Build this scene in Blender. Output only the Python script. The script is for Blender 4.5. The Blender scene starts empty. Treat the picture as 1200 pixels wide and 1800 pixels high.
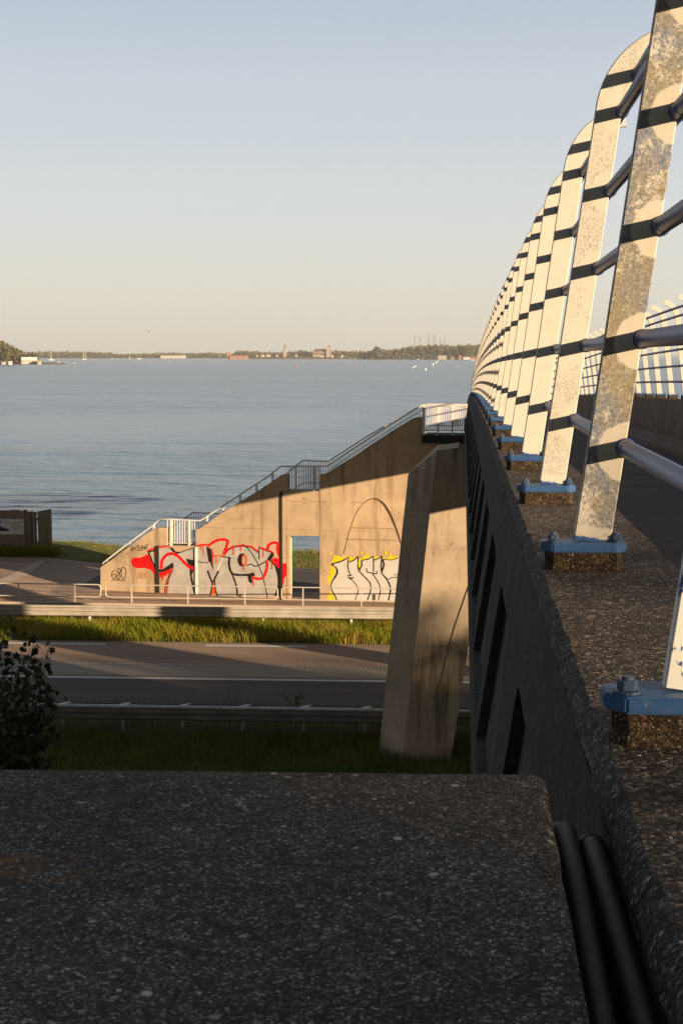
import bpy, bmesh, math, random
import numpy as np
from mathutils import Vector, Matrix, geometry, noise
random.seed(11); rng = np.random.default_rng(11)
S = bpy.context.scene; COL = S.collection
R = math.radians

# ------------------------------------------------------------------ camera, sky, sun, exposure
EYE = 10.5
PITCH, YAW = 6.323, 4.864
cd = bpy.data.cameras.new('camera'); cam = bpy.data.objects.new('camera', cd); COL.objects.link(cam)
cd.sensor_fit = 'VERTICAL'; cd.sensor_height = 36.0; cd.lens = 50.0
cd.clip_start = 0.05; cd.clip_end = 40000
cam.location = (0, 0, EYE); cam.rotation_euler = (R(90 - PITCH), 0, R(YAW))
cd.dof.use_dof = True; cd.dof.focus_distance = 7.0; cd.dof.aperture_fstop = 26
S.camera = cam

SIDE, SKYGAIN = .20, 5.9
LDIR = Vector((-.844, .536, -.186)).normalized()          # the way the sunlight travels
SUN_EL = math.asin(-LDIR.z); SUN_ROT = math.atan2(.844, -.536)
w = bpy.data.worlds.new('World'); S.world = w; w.use_nodes = True
wn = w.node_tree.nodes; wl = w.node_tree.links
bg = wn['Background']; sky = wn.new('ShaderNodeTexSky'); sky.sky_type = 'NISHITA'; sky.sun_disc = False
sky.sun_elevation = SUN_EL; sky.sun_rotation = SUN_ROT
sky.air_density = 1.0; sky.dust_density = 1.0; sky.ozone_density = 1.0; sky.altitude = 0
# evening haze: the sky is graded by height above the horizon, paler low down and away from the sun
tcw = wn.new('ShaderNodeTexCoord'); sx_ = wn.new('ShaderNodeSeparateXYZ'); wl.new(tcw.outputs['Generated'], sx_.inputs[0])
rmp = wn.new('ShaderNodeValToRGB'); rmp.color_ramp.interpolation = 'EASE'
stops = [(0.0, (.575, .565, .50)), (.03, (.63, .613, .545)), (.06, (.63, .63, .59)), (.10, (.59, .617, .625)), (.165, (.515, .56, .617)), (.245, (.43, .49, .575)), (.42, (.31, .345, .405)), (.75, (.13, .14, .165)), (1.0, (.10, .108, .128))]
el_ = rmp.color_ramp.elements
while len(el_) < len(stops): el_.new(.5)
for e_, (p_, c_) in zip(el_, stops): e_.position = p_; e_.color = (*c_, 1)
wl.new(sx_.outputs[2], rmp.inputs[0])
dt = wn.new('ShaderNodeVectorMath'); dt.operation = 'DOT_PRODUCT'; wl.new(tcw.outputs['Generated'], dt.inputs[0]); dt.inputs[1].default_value = (-.55, .83, 0)
mr_ = wn.new('ShaderNodeMapRange'); mr_.inputs[1].default_value = -.35; mr_.inputs[2].default_value = .6; mr_.inputs[3].default_value = SIDE; mr_.inputs[4].default_value = 1; wl.new(dt.outputs['Value'], mr_.inputs[0])
mu = wn.new('ShaderNodeVectorMath'); mu.operation = 'SCALE'; wl.new(rmp.outputs[0], mu.inputs[0]); wl.new(mr_.outputs[0], mu.inputs['Scale'])
m2 = wn.new('ShaderNodeVectorMath'); m2.operation = 'SCALE'; wl.new(mu.outputs[0], m2.inputs[0]); m2.inputs['Scale'].default_value = SKYGAIN
mx_ = wn.new('ShaderNodeMix'); mx_.data_type = 'RGBA'; mx_.inputs[0].default_value = .93; wl.new(sky.outputs[0], mx_.inputs[6]); wl.new(m2.outputs[0], mx_.inputs[7])
wl.new(mx_.outputs[2], bg.inputs[0]); bg.inputs[1].default_value = 0.09
sl = bpy.data.lights.new('sun', 'SUN'); sl.energy = 5.0; sl.angle = R(0.55); sl.color = (1.0, .75, .49)
so = bpy.data.objects.new('sun', sl); COL.objects.link(so)
so.rotation_euler = LDIR.to_track_quat('-Z', 'Y').to_euler(); so.location = (60, -40, 60)
S.view_settings.view_transform = 'Standard'; S.view_settings.look = 'None'
S.view_settings.exposure = 1.12; S.view_settings.gamma = 1.0
S.render.engine = 'CYCLES'; S.cycles.max_bounces = 6; S.cycles.diffuse_bounces = 3
S.cycles.transparent_max_bounces = 8

# ------------------------------------------------------------------ helpers
ROT = Matrix.Rotation(R(YAW), 3, 'Z') @ Matrix.Rotation(R(90 - PITCH), 3, 'X')
CAM = Vector((0, 0, EYE))
def ray(x, y): return ROT @ Vector(((x - 600) / 2500, -(y - 900) / 2500, -1))
def onY(x, y, Y):
    d = ray(x, y); return CAM + d * (Y / d.y)
def onZ(x, y, z):
    d = ray(x, y); return CAM + d * ((z - EYE) / d.z)

def tag(o, label=None, cat=None, group=None, kind=None):
    if label: o['label'] = label
    if cat: o['category'] = cat
    if group: o['group'] = group
    if kind: o['kind'] = kind
    return o
def link(name, me, m=None, parent=None, loc=None):
    o = bpy.data.objects.new(name, me); COL.objects.link(o)
    if me is not None and m is not None:
        for mm in (m if isinstance(m, (list, tuple)) else [m]): me.materials.append(mm)
    if parent is not None: o.parent = parent
    if loc is not None: o.location = loc
    return o
def empty(name, loc=(0, 0, 0)):
    o = bpy.data.objects.new(name, None); COL.objects.link(o); o.location = loc; o.empty_display_size = .2
    return o
def copy_tree(o, parent=None):
    c = o.copy(); COL.objects.link(c)
    if parent is not None: c.parent = parent
    for ch in list(o.children): copy_tree(ch, c)
    return c
class MB:
    """collects vertices and faces of one mesh"""
    def __init__(s): s.v = []; s.f = []; s.mi = []; s.uv = None
    def add(s, vs, fs, mi=0):
        n = len(s.v); s.v += [tuple(p) for p in vs]; s.f += [tuple(i + n for i in f) for f in fs]; s.mi += [mi] * len(fs)
    def box(s, a, b, mi=0):
        x0, y0, z0 = a; x1, y1, z1 = b
        s.add([(x0,y0,z0),(x1,y0,z0),(x1,y1,z0),(x0,y1,z0),(x0,y0,z1),(x1,y0,z1),(x1,y1,z1),(x0,y1,z1)],
              [(0,3,2,1),(4,5,6,7),(0,1,5,4),(1,2,6,5),(2,3,7,6),(3,0,4,7)], mi)
    def bar(s, p, q, wx, wy=None, mi=0):
        p = Vector(p); q = Vector(q); d = (q - p).normalized(); wy = wy or wx
        u = d.cross(Vector((0, 0, 1)))
        if u.length < 1e-3: u = Vector((1, 0, 0))
        u.normalize(); v = d.cross(u)
        c = [(-1,-1),(1,-1),(1,1),(-1,1)]
        vs = [p + u*(a*wx/2) + v*(b*wy/2) for a, b in c] + [q + u*(a*wx/2) + v*(b*wy/2) for a, b in c]
        s.add(vs, [(0,3,2,1),(4,5,6,7),(0,1,5,4),(1,2,6,5),(2,3,7,6),(3,0,4,7)], mi)
    def tube(s, pts, r, n=12, mi=0, caps=True):
        pts = [Vector(p) for p in pts]; rr = r if isinstance(r, (list, tuple)) else [r] * len(pts)
        vs = []; N = len(pts); pu = None
        for i, p in enumerate(pts):
            d = (pts[min(i+1, N-1)] - pts[max(i-1, 0)]).normalized()
            if pu is None:
                u = d.cross(Vector((0, 0, 1)))
                if u.length < 1e-3: u = Vector((1, 0, 0))
            else: u = pu - d * pu.dot(d)
            u.normalize(); pu = u; v = d.cross(u)
            for k in range(n):
                a = 2 * math.pi * k / n; vs.append(p + u * (math.cos(a) * rr[i]) + v * (math.sin(a) * rr[i]))
        fs = []
        for i in range(N - 1):
            for k in range(n):
                k2 = (k + 1) % n; fs.append((i*n+k, i*n+k2, (i+1)*n+k2, (i+1)*n+k))
        if caps: fs.append(tuple(range(n - 1, -1, -1))); fs.append(tuple((N-1)*n + k for k in range(n)))
        s.add(vs, fs, mi)
    def sweep(s, sec, stations, mi=0, close=True):
        """sec: list of (x, z); stations: list of functions/offset (Y, dz)"""
        n = len(sec); vs = []
        for (Y, dz) in stations:
            for (x, z) in sec: vs.append((x, Y, z + dz))
        fs = []; m = n if close else n - 1
        for i in range(len(stations) - 1):
            for k in range(m):
                k2 = (k + 1) % n; fs.append((i*n+k, i*n+k2, (i+1)*n+k2, (i+1)*n+k))
        s.add(vs, fs, mi)
        if close:
            b = len(s.v) - len(vs)
            s.f.append(tuple(b + k for k in range(n))); s.mi.append(mi)
            s.f.append(tuple(b + (len(stations)-1)*n + k for k in range(n-1, -1, -1))); s.mi.append(mi)
    def mesh(s, name='mesh', smooth=False, fix=True, bevel=0):
        me = bpy.data.meshes.new(name); me.from_pydata(s.v, [], s.f)
        me.polygons.foreach_set('material_index', s.mi)
        if fix or bevel:
            bm = bmesh.new(); bm.from_mesh(me)
            if fix: bmesh.ops.recalc_face_normals(bm, faces=bm.faces)
            if bevel:
                bmesh.ops.remove_doubles(bm, verts=bm.verts, dist=1e-4)
                es = [e for e in bm.edges if len(e.link_faces) == 2 and e.calc_face_angle(0) > .5]
                bmesh.ops.bevel(bm, geom=es, offset=bevel, segments=2, affect='EDGES', clamp_overlap=True)
            bm.to_mesh(me); bm.free()
        if smooth: me.polygons.foreach_set('use_smooth', [True] * len(me.polygons))
        me.update(); return me
    def build(s, name, m, parent=None, smooth=False, bevel=0, fix=True, loc=None):
        return link(name, s.mesh(name, smooth, fix, bevel), m, parent, loc)
def auto_smooth(o, ang=40):
    me = o.data; me.polygons.foreach_set('use_smooth', [True] * len(me.polygons))
    me.set_sharp_from_angle(angle=R(ang)); return o
def hull(pts):
    bm = bmesh.new()
    for p in pts: bm.verts.new(p)
    bmesh.ops.convex_hull(bm, input=bm.verts)
    bmesh.ops.dissolve_limit(bm, angle_limit=.01, verts=bm.verts, edges=bm.edges)
    me = bpy.data.meshes.new('m'); bm.to_mesh(me); bm.free(); return me
def crom(pts, n=6, closed=False):
    P = [Vector((p[0], p[1], 0)) for p in pts]; out = []
    N = len(P); rg = N if closed else N - 1
    for i in range(rg):
        a = P[(i-1) % N] if closed or i > 0 else P[i]; b = P[i]; c = P[(i+1) % N]
        d = P[(i+2) % N] if closed or i + 2 < N else c
        for k in range(n):
            t = k / n
            q = .5*((2*b) + (c-a)*t + (2*a-5*b+4*c-d)*t*t + (3*b-a-3*c+d)*t**3); out.append((q.x, q.y))
    if not closed: out.append((P[-1].x, P[-1].y))
    return out

# ------------------------------------------------------------------ materials
class NT:
    def __init__(s, name):
        s.m = bpy.data.materials.new(name); s.m.use_nodes = True; s.t = s.m.node_tree
        s.p = s.t.nodes['Principled BSDF']; s.out = s.t.nodes['Material Output']; s._o = None
    def n(s, t, **k):
        nd = s.t.nodes.new(t)
        for a, b in k.items(): setattr(nd, a, b)
        return nd
    def l(s, a, b): s.t.links.new(a, b)
    def obj(s):
        if s._o is None: s._o = s.n('ShaderNodeTexCoord').outputs['Object']
        return s._o
    def pos(s): return s.n('ShaderNodeNewGeometry').outputs['Position']
    def mp(s, src, scale=(1, 1, 1), rot=(0, 0, 0)):
        q = s.n('ShaderNodeMapping'); q.inputs['Scale'].default_value = scale; q.inputs['Rotation'].default_value = rot
        s.l(src, q.inputs[0]); return q.outputs[0]
    def noise(s, src, sc, det=4, rough=.55, dist=0):
        q = s.n('ShaderNodeTexNoise'); s.l(src, q.inputs['Vector']); q.inputs['Scale'].default_value = sc
        q.inputs['Detail'].default_value = det; q.inputs['Roughness'].default_value = rough; q.inputs['Distortion'].default_value = dist
        return q.outputs[0]
    def vor(s, src, sc, feat='F1', rnd=1):
        q = s.n('ShaderNodeTexVoronoi', feature=feat); s.l(src, q.inputs['Vector']); q.inputs['Scale'].default_value = sc
        q.inputs['Randomness'].default_value = rnd; return q
    def mr(s, src, a, b, c=0, d=1):
        q = s.n('ShaderNodeMapRange'); s.l(src, q.inputs[0])
        for i, v in enumerate((a, b, c, d)): q.inputs[i+1].default_value = v
        return q.outputs[0]
    def math(s, op, a, b=None):
        q = s.n('ShaderNodeMath', operation=op)
        for i, v in enumerate((a, b)):
            if v is None: continue
            if isinstance(v, (int, float)): q.inputs[i].default_value = v
            else: s.l(v, q.inputs[i])
        return q.outputs[0]
    def mix(s, f, a, b, mode='MIX'):
        q = s.n('ShaderNodeMix', data_type='RGBA', blend_type=mode)
        for i, v in ((0, f), (6, a), (7, b)):
            if isinstance(v, (int, float)): q.inputs[i].default_value = v
            elif isinstance(v, (tuple, list)): q.inputs[i].default_value = (*v[:3], 1)
            else: s.l(v, q.inputs[i])
        return q.outputs[2]
    def ramp(s, src, stops):
        q = s.n('ShaderNodeValToRGB'); e = q.color_ramp.elements
        while len(e) < len(stops): e.new(.5)
        for el, (p, c) in zip(e, stops): el.position = p; el.color = (*c, 1) if len(c) == 3 else c
        s.l(src, q.inputs[0]); return q.outputs[0]
    def bump(s, h, strength=.3, dist=.01, nrm=None):
        q = s.n('ShaderNodeBump'); q.inputs['Strength'].default_value = strength; q.inputs['Distance'].default_value = dist
        s.l(h, q.inputs['Height'])
        if nrm is not None: s.l(nrm, q.inputs['Normal'])
        return q.outputs[0]
    def fin(s, col=None, rough=.8, bump=None, metal=0, spec=.3):
        p = s.p
        if col is not None:
            if isinstance(col, (tuple, list)): p.inputs['Base Color'].default_value = (*col[:3], 1)
            else: s.l(col, p.inputs['Base Color'])
        if isinstance(rough, (int, float)): p.inputs['Roughness'].default_value = rough
        else: s.l(rough, p.inputs['Roughness'])
        p.inputs['Metallic'].default_value = metal; p.inputs['Specular IOR Level'].default_value = spec
        if bump is not None: s.l(bump, p.inputs['Normal'])
        return s.m
M = {}
def simple(name, col, rough=.7, var=.25, sc=3, metal=0, spec=.3, bump=0):
    t = NT(name); o = t.obj(); nz = t.noise(o, sc, 5)
    c = t.mix(t.mr(nz, .3, .7), tuple(x * (1 - var) for x in col), tuple(min(1, x * (1 + var)) for x in col))
    M[name] = t.fin(c, rough, t.bump(t.noise(o, sc * 12, 3), bump, .005) if bump else None, metal, spec); return M[name]

def aggregate(name, dark, light, moss=.15, scale=1.0, cool=False, rough_bump=.6, peb=.05, grain=1.0):
    """weathered exposed-aggregate concrete with pebbles"""
    t = NT(name); o0 = t.pos(); nd = t.n('ShaderNodeTexNoise'); t.l(o0, nd.inputs['Vector']); nd.inputs['Scale'].default_value = 70; nd.inputs['Detail'].default_value = 2
    vm = t.n('ShaderNodeVectorMath', operation='MULTIPLY_ADD'); t.l(nd.outputs['Color'], vm.inputs[0]); vm.inputs[1].default_value = (.009, .009, .009); t.l(o0, vm.inputs[2]); o = vm.outputs[0]
    v1 = t.vor(o, 190 * scale * grain); v2 = t.vor(o, 75 * scale); v3 = t.vor(o, 38 * scale)
    sep = lambda c: t.n('ShaderNodeSeparateColor')
    s1 = sep(0); t.l(v1.outputs['Color'], s1.inputs[0]); s2 = sep(0); t.l(v2.outputs['Color'], s2.inputs[0]); s3 = sep(0); t.l(v3.outputs['Color'], s3.inputs[0])
    big = t.noise(o, 1.6, 6, .6); mid = t.noise(o, 9, 5, .65); fine = t.noise(o, 60, 3, .7)
    c = t.mix(t.mr(big, .3, .72), dark, light)
    c = t.mix(t.mr(mid, .35, .75, 0, .6), c, tuple(x * .45 for x in dark)); c = t.mix(t.mr(t.noise(o, 3.7, 7, .7, .6), .50, .68, 0, .55), c, tuple(x * .4 for x in dark))
    g1 = t.ramp(s1.outputs[0], [(0, (.18,)*3), (.45, (.58,)*3), (.75, (1.15,)*3), (.91, (2.3,)*3), (1, (5.0,)*3)])
    c = t.mix(1.0, c, g1, 'MULTIPLY')
    c = t.mix(.75, c, t.ramp(v1.outputs['Distance'], [(0, (1.25,)*3), (.35, (1.0,)*3), (.8, (.25,)*3)]), 'MULTIPLY')
    pit = t.mr(t.noise(o0, 42*scale, 5, .8), .36, .44); c = t.mix(t.math('SUBTRACT', 1, pit), c, tuple(x*.25 for x in dark))
    g2 = t.ramp(s2.outputs[2], [(0, (.55,)*3), (.6, (1.0,)*3), (1, (1.45,)*3)]); c = t.mix(.8, c, g2, 'MULTIPLY')
    c = t.mix(t.mr(fine, .5, .75, 0, .6), c, tuple(x * .3 for x in dark))
    pc = t.ramp(s2.outputs[1], [(0, (.14, .125, .11)), (.35, (.27, .235, .185)), (.6, (.40, .375, .345)), (.8, (.22, .16, .12)), (1, (.55, .53, .51))])
    in2 = t.math('MULTIPLY', t.math('GREATER_THAN', s2.outputs[0], 1 - peb * 1.5), t.mr(v2.outputs['Distance'], .34, .24))
    pc3 = t.ramp(s3.outputs[1], [(0, (.18, .16, .14)), (.4, (.42, .41, .39)), (.7, (.24, .19, .14)), (1, (.62, .62, .62))])
    in3 = t.math('MULTIPLY', t.math('GREATER_THAN', s3.outputs[0], 1 - peb), t.mr(v3.outputs['Distance'], .30, .2))
    c = t.mix(t.math('MULTIPLY', in2, .93), c, pc); c = t.mix(t.math('MULTIPLY', in3, .9), c, pc3)
    if moss:
        mm = t.math('MULTIPLY', t.mr(t.noise(o, 2.3, 5, .7), .60, .70), t.mr(fine, .45, .6))
        c = t.mix(t.math('MULTIPLY', mm, moss), c, (.26, .12, .02))
    h = t.math('ADD', t.math('MULTIPLY', v1.outputs['Distance'], -.5), t.math('ADD', t.math('MULTIPLY', mid, 1.2), t.math('ADD', in2, t.math('MULTIPLY', in3, 1.5))))
    M[name] = t.fin(c, .85, t.bump(h, rough_bump, .006), 0, .25)
aggregate('aggregate_slab', (.078, .070, .061), (.175, .157, .139), moss=.7, scale=1.0, peb=.085, grain=1.45, rough_bump=.9)
aggregate('aggregate_cap', (.080, .063, .048), (.19, .152, .118), moss=.5, scale=.7, peb=.05, grain=1.2, rough_bump=1.0)
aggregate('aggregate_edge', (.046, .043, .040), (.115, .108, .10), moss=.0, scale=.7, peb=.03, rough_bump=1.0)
aggregate('aggregate_plinth', (.045, .033, .021), (.12, .08, .045), moss=.6, peb=.03, scale=1.6)
def streaked(name, dark, light, vert=True, sc=1, chips=.35):
    t = NT(name); o = t.pos()
    st = t.noise(t.mp(o, (6*sc, 6*sc, .45*sc)), 1.5, 6, .65); fine = t.noise(t.mp(o, (40, 8, 22)), 1, 5, .8); big = t.noise(o, .7, 4); gr = t.noise(t.mp(o, (16, 4.5, 3.5)), 1, 6, .8)
    c = t.mix(t.mr(st, .3, .7), dark, light); c = t.mix(t.mr(big, .35, .7, 0, .5), c, tuple(x * .6 for x in dark))
    c = t.mix(t.mr(gr, .36, .62, .75, 0), c, tuple(x * .35 for x in dark))
    ch = t.math('MULTIPLY', t.mr(fine, .60, .72), chips); c = t.mix(ch, c, tuple(min(1, x * 3.2) for x in light))
    M[name] = t.fin(c, .85, t.bump(fine, .9, .012, t.bump(gr, .5, .02)), 0, .25)
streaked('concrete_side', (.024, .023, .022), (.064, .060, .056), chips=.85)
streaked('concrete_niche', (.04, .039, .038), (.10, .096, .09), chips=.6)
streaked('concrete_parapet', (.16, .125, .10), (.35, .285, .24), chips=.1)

def wallmat(name, base, dirt, sc=1.0, lines=True, dirt_amt=.8):
    t = NT(name); o = t.pos()
    big = t.noise(o, .35*sc, 6, .6); med = t.noise(o, 1.6*sc, 6, .62); fine = t.noise(o, 14, 4, .7)
    st = t.noise(t.mp(o, (2.2, 2.2, .22)), 1.2, 6, .65)
    c = t.mix(t.mr(big, .3, .7), tuple(x * .82 for x in base), tuple(x * 1.12 for x in base))
    c = t.mix(t.mr(med, .38, .75, 0, .55), c, tuple(x * .66 for x in base))
    c = t.mix(t.math('MULTIPLY', t.mr(st, .52, .78), dirt_amt), c, dirt)
    bl = t.math('MULTIPLY', t.mr(t.noise(o, .9*sc, 8, .75, .3), .56, .7), t.mr(fine, .35, .6))
    c = t.mix(t.math('MULTIPLY', bl, dirt_amt * .8), c, dirt)
    v = t.vor(t.mp(o, (1, .01, 1)), 1.15, rnd=.8)                    # tie holes
    c = t.mix(t.math('MULTIPLY', t.mr(v.outputs['Distance'], .045, .02), .75), c, tuple(x * .4 for x in dirt))
    if lines:                                                     # pour joints
        z = t.n('ShaderNodeSeparateXYZ'); t.l(o, z.inputs[0])
        fr = t.math('FRACT', t.math('ADD', t.math('DIVIDE', z.outputs[2], 1.22), t.math('MULTIPLY', t.noise(o, .8, 2), .03)))
        ln = t.math('MULTIPLY', t.mr(t.math('ABSOLUTE', t.math('SUBTRACT', fr, .5)), .02, .004), t.mr(t.noise(o, 1.1, 3), .45, .62))
        c = t.mix(t.math('MULTIPLY', ln, .6), c, dirt)
    M[name] = t.fin(c, .88, t.bump(fine, .25, .006), 0, .2)
wallmat('concrete_wall', (.56, .41, .265), (.16, .10, .06), dirt_amt=.9)
wallmat('concrete_pier', (.49, .38, .265), (.11, .08, .052), sc=1.3, dirt_amt=1.15, lines=False)

def postpaint():
    t = NT('post_paint'); uvn = t.n('ShaderNodeUVMap'); uvn.uv_map = 'UVMap'; o = t.pos()
    su = t.n('ShaderNodeSeparateXYZ'); t.l(uvn.outputs[0], su.inputs[0])
    sp = t.n('ShaderNodeSeparateXYZ'); t.l(o, sp.inputs[0])
    near = t.mr(sp.outputs[1], 4.6, 9.5, 1.0, .05)
    # repainted oval patches round every rail joint
    fr = t.math('SUBTRACT', t.math('FRACT', t.math('DIVIDE', t.math('SUBTRACT', su.outputs[1], .29 - .17), .342)), .5)
    dv = t.math('DIVIDE', t.math('MULTIPLY', fr, .342), .092); du = t.math('DIVIDE', t.math('SUBTRACT', su.outputs[0], .115), .088)
    rad = t.math('ADD', t.math('SQRT', t.math('ADD', t.math('MULTIPLY', dv, dv), t.math('MULTIPLY', du, du))), t.math('MULTIPLY', t.math('SUBTRACT', t.noise(o, 30, 3), .5), .25))
    patch = t.mr(rad, 1.0, .93)
    grain = t.noise(o, 120, 6, .85); cl = t.noise(o, 17, 6, .7); big = t.noise(t.mp(o, (1, 1, .6)), 3.2, 4, .6)
    brush = t.noise(t.mp(o, (30, 30, 9), (0, .5, 0)), 3, 4, .7, 1.2)
    amt = t.math('MULTIPLY', t.mr(t.math('ADD', big, t.math('MULTIPLY', t.math('SUBTRACT', cl, .5), .7)), .20, .46), near)
    amt = t.math('ADD', amt, t.mr(sp.outputs[1], 4.45, 6.6, .20, .0))
    wear = t.mr(t.math('ADD', t.math('ADD', grain, t.math('MULTIPLY', t.math('SUBTRACT', brush, .5), .25)), t.math('MULTIPLY', amt, .27)), .655, .76)
    foot = t.mr(t.math('ADD', su.outputs[1], t.math('MULTIPLY', t.math('SUBTRACT', t.noise(o, 45, 4), .5), .02)), .050, .043)
    wear = t.math('MULTIPLY', wear, t.math('SUBTRACT', 1, t.math('MULTIPLY', t.math('MAXIMUM', patch, foot), .93)))
    cream = t.mix(t.mr(cl, .3, .7), (.60, .56, .485), (.67, .63, .56))
    cream = t.mix(t.math('MULTIPLY', amt, .30), cream, (.42, .35, .20))
    under = t.mix(t.mr(t.noise(t.mp(o, (1, 1, .8)), 5, 5), .38, .52), (.135, .11, .055), (.05, .09, .165))
    mot = t.mr(t.noise(o, 75, 7, .9), .34, .56, .30, 1.0)
    c = t.mix(t.math('MULTIPLY', t.math('MULTIPLY', wear, mot), t.mr(sp.outputs[1], 4.45, 6.4, .92, .66)), cream, under)
    c = t.mix(t.math('MULTIPLY', t.mr(t.noise(o, 45, 4, .7), .66, .72), .5), c, (.18, .12, .07))
    c = t.mix(t.mr(t.math('ADD', su.outputs[1], t.math('MULTIPLY', t.math('SUBTRACT', t.noise(o, 60, 4), .5), .022)), .013, .010), c, (.03, .09, .25))
    M['post_paint'] = t.fin(c, .55, t.bump(t.math('SUBTRACT', 1, wear), .15, .002), 0, .35)
    t = NT('post_paint_chipped'); o = t.pos()
    ch = t.math('MULTIPLY', t.mr(t.noise(o, 14, 5, .7, .3), .57, .60), 1); bl = t.noise(o, 4, 3)
    c = t.mix(ch, t.mix(t.mr(bl, .3, .7), (.52, .54, .50), (.66, .66, .60)), (.025, .085, .22))
    M['post_paint_chipped'] = t.fin(c, .55, t.bump(ch, .2, .002), 0, .35)
postpaint()
def bluepaint(name, c0, c1, rust=.5, rough=.45):
    t = NT(name); o = t.pos()
    c = t.mix(t.mr(t.noise(o, 7, 5), .3, .7), c0, c1)
    c = t.mix(t.math('MULTIPLY', t.mr(t.noise(o, 38, 5, .7), .60, .68), rust), c, (.11, .07, .045))
    c = t.mix(t.math('MULTIPLY', t.mr(t.noise(o, 21, 5, .75), .62, .70), .4), c, (.32, .34, .36))
    M[name] = t.fin(c, rough, t.bump(t.noise(o, 90, 3), .06, .002), 0, .4)
bluepaint('blue_plate', (.022, .075, .20), (.035, .105, .25), .6)
bluepaint('blue_rail', (.030, .062, .185), (.042, .08, .215), .06, .42)
bluepaint('bolt_paint', (.025, .06, .14), (.05, .075, .12), .9)

def asphalt(name, c0, c1, warm=0, sc=1):
    t = NT(name); o = t.pos()
    gr = t.vor(o, 55*sc); sepc = t.n('ShaderNodeSeparateColor'); t.l(gr.outputs['Color'], sepc.inputs[0])
    c = t.mix(t.mr(t.noise(t.mp(o, (.05, 1.1, 1)), 1.0, 6, .65), .36, .64), tuple(x*.85 for x in c0), tuple(x*1.1 for x in c1))
    c = t.mix(t.mr(t.noise(o, 3, 6, .7), .3, .75, 0, .5), c, tuple(x*.7 for x in c0))
    c = t.mix(t.mr(sepc.outputs[0], 0, 1, 0, .5), c, tuple(x * 1.6 for x in c1))
    M[name] = t.fin(c, .85, t.bump(gr.outputs['Distance'], .35, .008), 0, .3)
asphalt('asphalt', (.225, .155, .108), (.31, .22, .158)); asphalt('asphalt_dark', (.065, .056, .05), (.095, .082, .072))  # the second asphalt carries shade in its colour
asphalt('path_surface', (.27, .19, .135), (.36, .255, .185)); asphalt('paving', (.36, .29, .22), (.44, .36, .28))
asphalt('deck_surface', (.05, .042, .036), (.08, .068, .06))
def lineworn(name, col, thr):
    t = NT(name); o = t.pos(); nz = t.noise(o, 18, 5, .75); v = t.vor(t.mp(o, (6, 6, 1)), 1.6)
    k = t.mr(nz, thr, thr + .08)
    c = t.mix(k, (.09, .08, .07), col); M[name] = t.fin(c, .7, t.bump(nz, .4, .006))
lineworn('road_paint', (.62, .60, .56), .30); lineworn('road_paint_ribbed', (.52, .48, .42), .42); lineworn('median_surface', (.27, .235, .19), .32)

simple('steel_galv', (.62, .62, .62), .5, .22, 2.2, .15, .45)
simple('beam_dirty', (.19, .175, .155), .65, .3, 1.2, 0, .3)  # darker than the top rail
simple('guard_beam', (.40, .36, .30), .6, .25, 1.4, 0, .35)
simple('fence_paint', (.52, .46, .37), .5, .12, 2); simple('rail_white', (.74, .71, .66), .45, .08, 3); simple('rail_grey', (.60, .59, .57), .5, .12, 3)  # the greyer rail paint has shade put into its colour
simple('rubber', (.010, .011, .013), .6, .4, 6, 0, .25, .15); simple('tape', (.16, .11, .06), .7, .4, 30)
def wood():
    t = NT('wood_board'); o = t.pos(); is_ = t.n('ShaderNodeNewGeometry').outputs['Random Per Island']
    g = t.noise(t.mp(o, (18, 18, 1.1)), 1, 6, .65)
    c = t.mix(t.mr(g, .3, .7), (.19, .145, .105), (.38, .30, .22)); c = t.mix(t.mr(is_, 0, 1, 0, .45), c, (.10, .075, .055))
    M['wood_board'] = t.fin(c, .85, t.bump(g, .4, .01))
wood()
def leafmat(name, a, b, c2=None, trans=.25, rough=.6):
    t = NT(name); g = t.n('ShaderNodeNewGeometry'); rnd = g.outputs['Random Per Island']; o = g.outputs['Position']
    c = t.mix(rnd, a, b)
    if c2: c = t.mix(t.mr(t.noise(o, .6, 4), .45, .65), c, c2)
    t.fin(c, rough, None, 0, .25)
    tr = t.n('ShaderNodeBsdfTranslucent'); t.l(c, tr.inputs[0]); mx = t.n('ShaderNodeMixShader'); mx.inputs[0].default_value = trans
    t.l(t.p.outputs[0], mx.inputs[1]); t.l(tr.outputs[0], mx.inputs[2]); t.l(mx.outputs[0], t.out.inputs[0]); M[name] = t.m
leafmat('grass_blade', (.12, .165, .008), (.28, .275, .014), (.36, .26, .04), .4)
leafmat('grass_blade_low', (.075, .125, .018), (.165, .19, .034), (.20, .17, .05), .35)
leafmat('leaf', (.022, .036, .012), (.05, .06, .02), None, .2, .45)
leafmat('leaf_tree', (.03, .05, .013), (.075, .085, .022), None, .2)
leafmat('leaf_far', (.075, .085, .032), (.15, .135, .055), (.17, .125, .05), .15)
simple('bark', (.07, .055, .042), .9, .4, 5, bump=.5)
simple('soil_grass', (.05, .058, .016), .95, .4, 1.5); simple('lawn', (.13, .13, .025), .95, .35, .5)
simple('stem', (.16, .13, .05), .8, .3, 4)
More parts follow.
